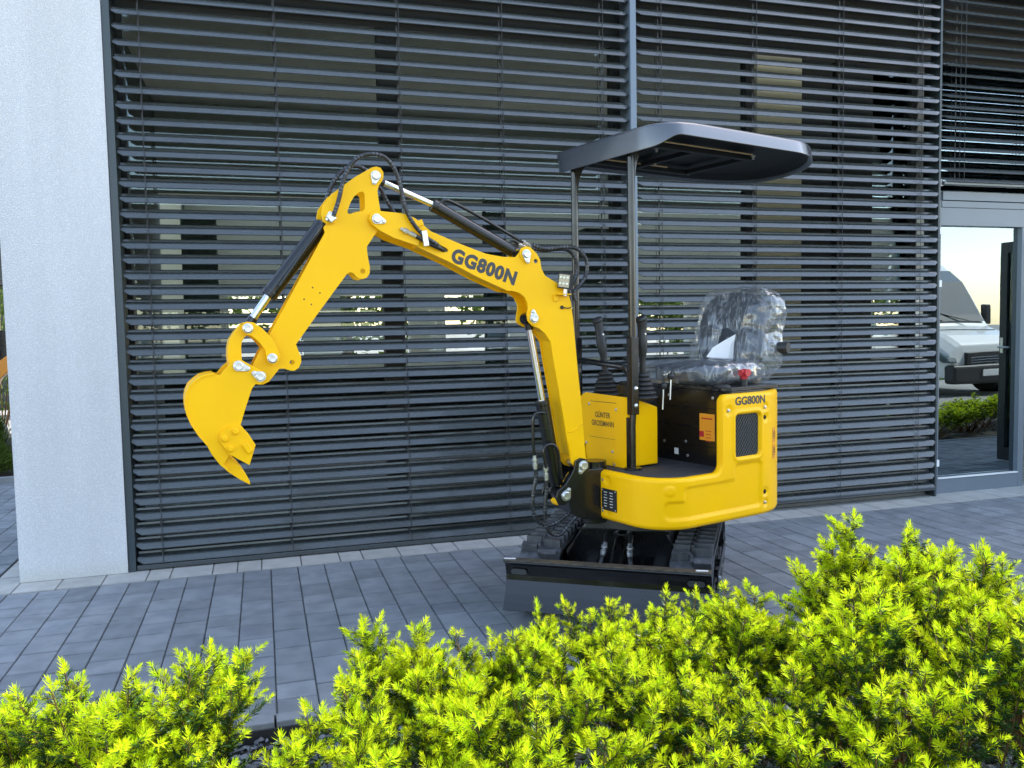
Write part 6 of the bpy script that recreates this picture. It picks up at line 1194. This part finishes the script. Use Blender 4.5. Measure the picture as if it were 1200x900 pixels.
def wheel(part, x, y, r, side):
    mb = MB(); mb._lathe(Vector((x, y-.1, r)), Vector((0, 1, 0)), [(r*.7, 0), (r*.95, .01), (r, .04), (r, .16), (r*.95, .19), (r*.7, .2)], 28, 0); w_ = part('tyre', mb, 'tyre')
    mb = MB(); yy = y+side*.101; mb._lathe(Vector((x, yy, r)), Vector((0, side, 0)), [(r*.66, -.01), (r*.66, .0), (r*.55, -.02 if False else .001), (r*.2, .012)], 24, 0)
    for k in range(5): a = 2*PI*k/5; mb.box((x+math.cos(a)*r*.4, yy+side*.008, r+math.sin(a)*r*.4), (r*.5, .012, r*.12), Matrix.Rotation(-a, 3, 'Y'))
    part('rim', mb, 'steel')
# high-roofed white van facing the shop front
secs = [(-5.4, .35, 2.45, .93, .84, 1.0), (-2.2, .35, 2.48, .95, .85, 1.0), (-1.9, .35, 2.46, .95, .82, 1.05), (-1.35, .35, 2.05, .95, .80, 1.05), (-.95, .35, 1.42, .95, .80, 1.05), (-.80, .35, 1.24, .95, .82, 1.0), (-.25, .35, 1.08, .93, .78, .90), (-.04, .33, .92, .86, .70, .72), (.0, .33, .70, .80, .66, .60)]
van, part = vehicle('delivery_van', 'white high-roofed van parked facing the building, mirrored in the glass door', 'van', (12.35, -2.25, -.11), math.radians(90), 5.4, 1.9, secs, None, None, None)
mb = MB(); mb.grid([[(x+.03, y, z+.02) for y in (-.70, .70)] for x, z in ((-1.66, 2.285), (-1.35, 2.05), (-.95, 1.42), (-.86, 1.30))], smooth=False); ws = part('windscreen', mb, 'car_glass')
for sg in (1, -1):
    mb = MB(); mb.prism([(-2.1, 1.35), (-1.05, 1.22), (-1.35, 1.75), (-1.75, 2.02), (-2.1, 2.02)], (0, sg*.905, 0), (1, 0, 0), (0, 0, 1), (0, sg, 0), -.01, .012); part('side_window', mb, 'car_glass')
    mb = MB(); mb.prism([(-.40, .88), (-.02, .70), (.03, .62), (-.10, .60), (-.45, .80)], (0, sg*.75, 0), (1, 0, 0), (0, 0, 1), (0, sg, 0), 0, .20); part('headlight', mb, 'car_glass', bevel=.02)
    mb = MB(); mb.box((-1.15, sg*1.08, 1.45), (.12, .16, .36)); mb.box((-1.15, sg*.98, 1.32), (.06, .12, .06)); part('mirror', mb, 'car_trim', bevel=.03)
    for x in (-.85, -4.5):
        wheel(part, x, sg*.83, .34, sg)
        mb = MB(); mb._lathe(Vector((x, sg*.94, .34)), Vector((0, sg, 0)), [(.42, 0), (.42, .016), (.38, .018)], 28, 0); part('wheel_arch', mb, 'car_trim')
mb = MB(); mb.box((-.03, 0, .40), (.24, 1.80, .34)); part('bumper', mb, 'car_trim', bevel=.06)
mb = MB(); mb.box((.0, 0, .68), (.10, 1.15, .22)); gr_ = part('grille', mb, 'car_trim', bevel=.02)
for k in range(4): mb = MB(); mb.box((.05, 0, .56+.045*k), (.02, .98, .012)); part('grille_bar', mb, 'chrome', gr_)
mb = MB(); mb.box((.105, 0, .42), (.012, .52, .11)); part('number_plate', mb, 'white_label', bevel=.004)
mb = MB(); mb.box((-.55, 0, 1.17), (.03, 1.3, .012)); mb.tube([(-.78, -.3, 1.33), (-.98, .35, 1.50)], .012, 6); mb.tube([(-.78, .3, 1.33), (-.98, .75, 1.48)], .012, 6); part('wiper', mb, 'car_trim')
# parked cars seen as slivers between the slats
cars = [(-3.5, -12, 90, 'white parked hatchback mirrored at the left end of the windows'), (1.2, -13, 90, 'white parked car mirrored near the middle of the windows'), (5.6, -12.5, 90, 'white parked car mirrored behind the excavator seat')]
for x, y, rz, lb in cars:
    cs_ = [(-2.1, .3, .95, .80, .62, .6), (-2.0, .25, 1.05, .86, .62, .7), (-1.5, .22, 1.42, .88, .58, .75), (-.2, .22, 1.46, .88, .58, .75), (.75, .22, 1.0, .88, .64, .72), (1.6, .22, .86, .86, .66, .62), (2.0, .25, .66, .78, .6, .5)]
    c_, part = vehicle('parked_car', lb, 'car', (x, y, -.11), math.radians(rz), 4.1, 1.76, cs_, None, None, None, group='cars parked behind the photographer')
    mb = MB(); mb.add([(-.16, -.56, 1.45), (-.16, .56, 1.45), (.72, .62, 1.03), (.72, -.62, 1.03)], [(0, 1, 2, 3)]); mb.v = [(x_+.03, y_, z_+.035) for x_, y_, z_ in mb.v]; part('windscreen', mb, 'car_glass')
    for sg in (1, -1):
        mb = MB(); mb.prism([(-1.6, .92), (.55, .90), (-.2, 1.34), (-1.4, 1.34)], (0, sg*.80, 0), (1, 0, 0), (0, 0, 1), (0, sg, -.0), -.05, .035); part('side_window', mb, 'car_glass')
        for wx in (-1.3, 1.25): wheel(part, wx, sg*.79, .31, sg)
        mb = MB(); mb.box((1.93, sg*.6, .62), (.12, .28, .12)); part('headlight', mb, 'chrome', bevel=.02)
    mb = MB(); mb.box((2.0, 0, .42), (.06, 1.2, .22)); part('grille', mb, 'car_trim', bevel=.02)
# trees beyond the car park
def tree(x, y, h, r_, lab_, seed):
    t = thing('tree', (x, y, -.11), lab_, 'tree', 'trees across the car park')
    mb = MB(); mb.tube(smooth_path([(x, y, -.11), (x+.05, y, h*.25), (x-.04, y+.05, h*.55), (x, y, h*.85)], .4), [.16*(1-i/40) for i in range(200)][:len(smooth_path([(x, y, -.11), (x+.05, y, h*.25), (x-.04, y+.05, h*.55), (x, y, h*.85)], .4))], 8)
    g = np.random.default_rng(seed)
    for k in range(6): a = g.uniform(0, 6.28); z = h*g.uniform(.35, .7); mb.tube([(x, y, z), (x+math.cos(a)*r_*.6, y+math.sin(a)*r_*.6, z+h*.18)], [.06, .02], 5)
    obj('trunk', mb, 'trunk', t)
    NC, NLf = 34, 90; th = g.uniform(0, 2*PI, NC); zz = g.uniform(-1, 1, NC); rr = g.uniform(.45, 1, NC)**.5
    C_ = np.stack([np.cos(th)*np.sqrt(1-zz**2)*rr*r_, np.sin(th)*np.sqrt(1-zz**2)*rr*r_, zz*rr*h*.36+h*.62], -1)
    Pn = C_[:, None]+g.normal(0, r_*.16, (NC, NLf, 3)); Pn = Pn.reshape(-1, 3); K = len(Pn)
    q = g.normal(0, 1, (K, 2, 3)); q /= np.linalg.norm(q, axis=-1, keepdims=True); s_ = .13
    V = np.stack([Pn-q[:, 0]*s_, Pn-q[:, 1]*s_*.6, Pn+q[:, 0]*s_, Pn+q[:, 1]*s_*.6], 1)+np.array([x, y, 0])
    me = bpy.data.meshes.new('crown'); me.from_pydata((V.reshape(-1, 3)-np.array([x, y, -.11])).tolist(), [], np.arange(4*K).reshape(-1, 4).tolist()); me.materials.append(M['leaf'])
    cb_ = np.repeat(g.uniform(.6, 1.5, NC), NLf); tint_attr(me, np.stack([cb_, cb_, cb_*.9, np.ones(K)], -1))
    o = bpy.data.objects.new('crown', me); col.objects.link(o); o.parent = t
kinds = ['round broad tree', 'tall loose tree', 'low dense tree']
for i in range(11):
    tree(-22+i*4.6+rnd.uniform(-1, 1), -24-rnd.uniform(0, 6), (4.2, 5.2, 3.2)[i % 3]*rnd.uniform(.9, 1.1), (2.0, 1.6, 2.1)[i % 3], '%s across the car park, %s in the row counted from the left' % (kinds[i % 3], ('first', 'second', 'third', 'fourth', 'fifth', 'sixth', 'seventh', 'eighth', 'ninth', 'tenth', 'last')[i]), 100+i)
for i in range(6):
    tree(-3+i*5.2, 22+rnd.uniform(-1, 2), 3.4+rnd.uniform(0, 1), 2.3, 'bushy tree behind the building, seen through the rear windows, %s from the left' % ('first', 'second', 'third', 'fourth', 'fifth', 'sixth')[i], 300+i)
# left of the pier: planting bed with a shrub, an orange machine and a dark hedge far behind
mb = MB(); mb.box2((-6, 7.9, -.1), (-1.4, 12, .0)); obj('far_bed', mb, 'soil', kind='structure')
def shrub(x, y, h, r_, lab_, seed, mat_, up=.6):
    t = thing('shrub', (x, y, 0), lab_, 'shrub'); g = np.random.default_rng(seed); K = 2600
    a = g.uniform(0, 2*PI, K); z = g.uniform(0, 1, K)**.8; rr = r_*np.sqrt(g.uniform(0, 1, K))*(1-z**2*.7)
    P = np.stack([x+np.cos(a)*rr, y+np.sin(a)*rr, z*h], -1); d = np.stack([np.cos(a)*.5, np.sin(a)*.5, np.full(K, up)], -1)+g.normal(0, .25, (K, 3)); d /= np.linalg.norm(d, axis=-1, keepdims=True)
    sd_ = np.cross(d, g.normal(0, 1, (K, 3))); sd_ /= np.linalg.norm(sd_, axis=-1, keepdims=True); ln = .09
    V = np.stack([P, P+d*ln*.5+sd_*.008, P+d*ln, P+d*ln*.5-sd_*.008], 1)
    me = bpy.data.meshes.new('foliage'); me.from_pydata((V.reshape(-1, 3)-np.array([x, y, 0])).tolist(), [], np.arange(4*K).reshape(-1, 4).tolist()); me.materials.append(M[mat_]); cb_ = g.uniform(.6, 1.6, K); tint_attr(me, np.stack([cb_, cb_, cb_, np.ones(K)], -1))
    o = bpy.data.objects.new('foliage', me); col.objects.link(o); o.parent = t; o['kind'] = 'stuff'
    mb = MB()
    for k in range(7): an = k*.9; mb.tube([(x, y, -.02), (x+math.cos(an)*r_*.5, y+math.sin(an)*r_*.5, h*.7)], [.01, .004], 5)
    obj('stem', mb, 'bark', t)
shrub(-2.45, 8.35, .30, .28, 'low bright green shrub behind the far kerb, left of the white wall', 5, 'new_needle' if False else 'leaf')
shrub(-2.62, 9.0, .62, .26, 'upright dark green shrub behind the low one, left of the white wall', 6, 'leaf', 1.4)
shrub(-3.1, 11.6, 1.9, .7, 'tall pale shrub in the distance beside the white wall', 8, 'leaf', .8)
om = thing('orange_digger', (-2.75, 9.9, 0), 'sliver of an orange machine with a black cab, left of the white wall', 'excavator')
mb = MB(); mb.prism([(0, .55), (.10, .55), (.34, 1.0), (.62, 1.25), (.58, 1.36), (.25, 1.12)], (-2.98, 9.9, -.20), (1, 0, 0), (0, 0, 1), (0, 1, 0), 0, .12); obj('boom', mb, 'orange', om, bevel=.01)
mb = MB(); mb.box2((-3.7, 9.6, .35), (-2.9, 10.4, .8)); obj('body', mb, 'orange', om, bevel=.03)
mb = MB()
for x, y in ((-3.6, 9.7), (-2.75, 9.7), (-3.6, 10.3), (-2.75, 10.3)): mb.box2((x-.03, y-.03, .8), (x+.03, y+.03, 1.75))
mb.box2((-3.65, 9.65, 1.75), (-2.5, 10.35, 1.82)); mb.box2((-2.95, 10.0, 1.0), (-2.55, 10.2, 1.3)); obj('cab_frame', mb, 'black', om, bevel=.01)
for y in (9.6, 10.3): mb = MB(); mb.prism(rounded(-3.75, -2.75, .0, .32, .15), (0, y, 0), (1, 0, 0), (0, 0, 1), (0, 1, 0), 0, .2); obj('track', mb, 'rubber', om)
mb = MB(); mb.box2((-14, 16, 0), (-1.5, 16.4, 6)); bw = obj('boundary_wall', mb, 'wframe', label='dark wall far behind the orange machine, left of the white wall', category='wall')
bpy.context.view_layer.update()
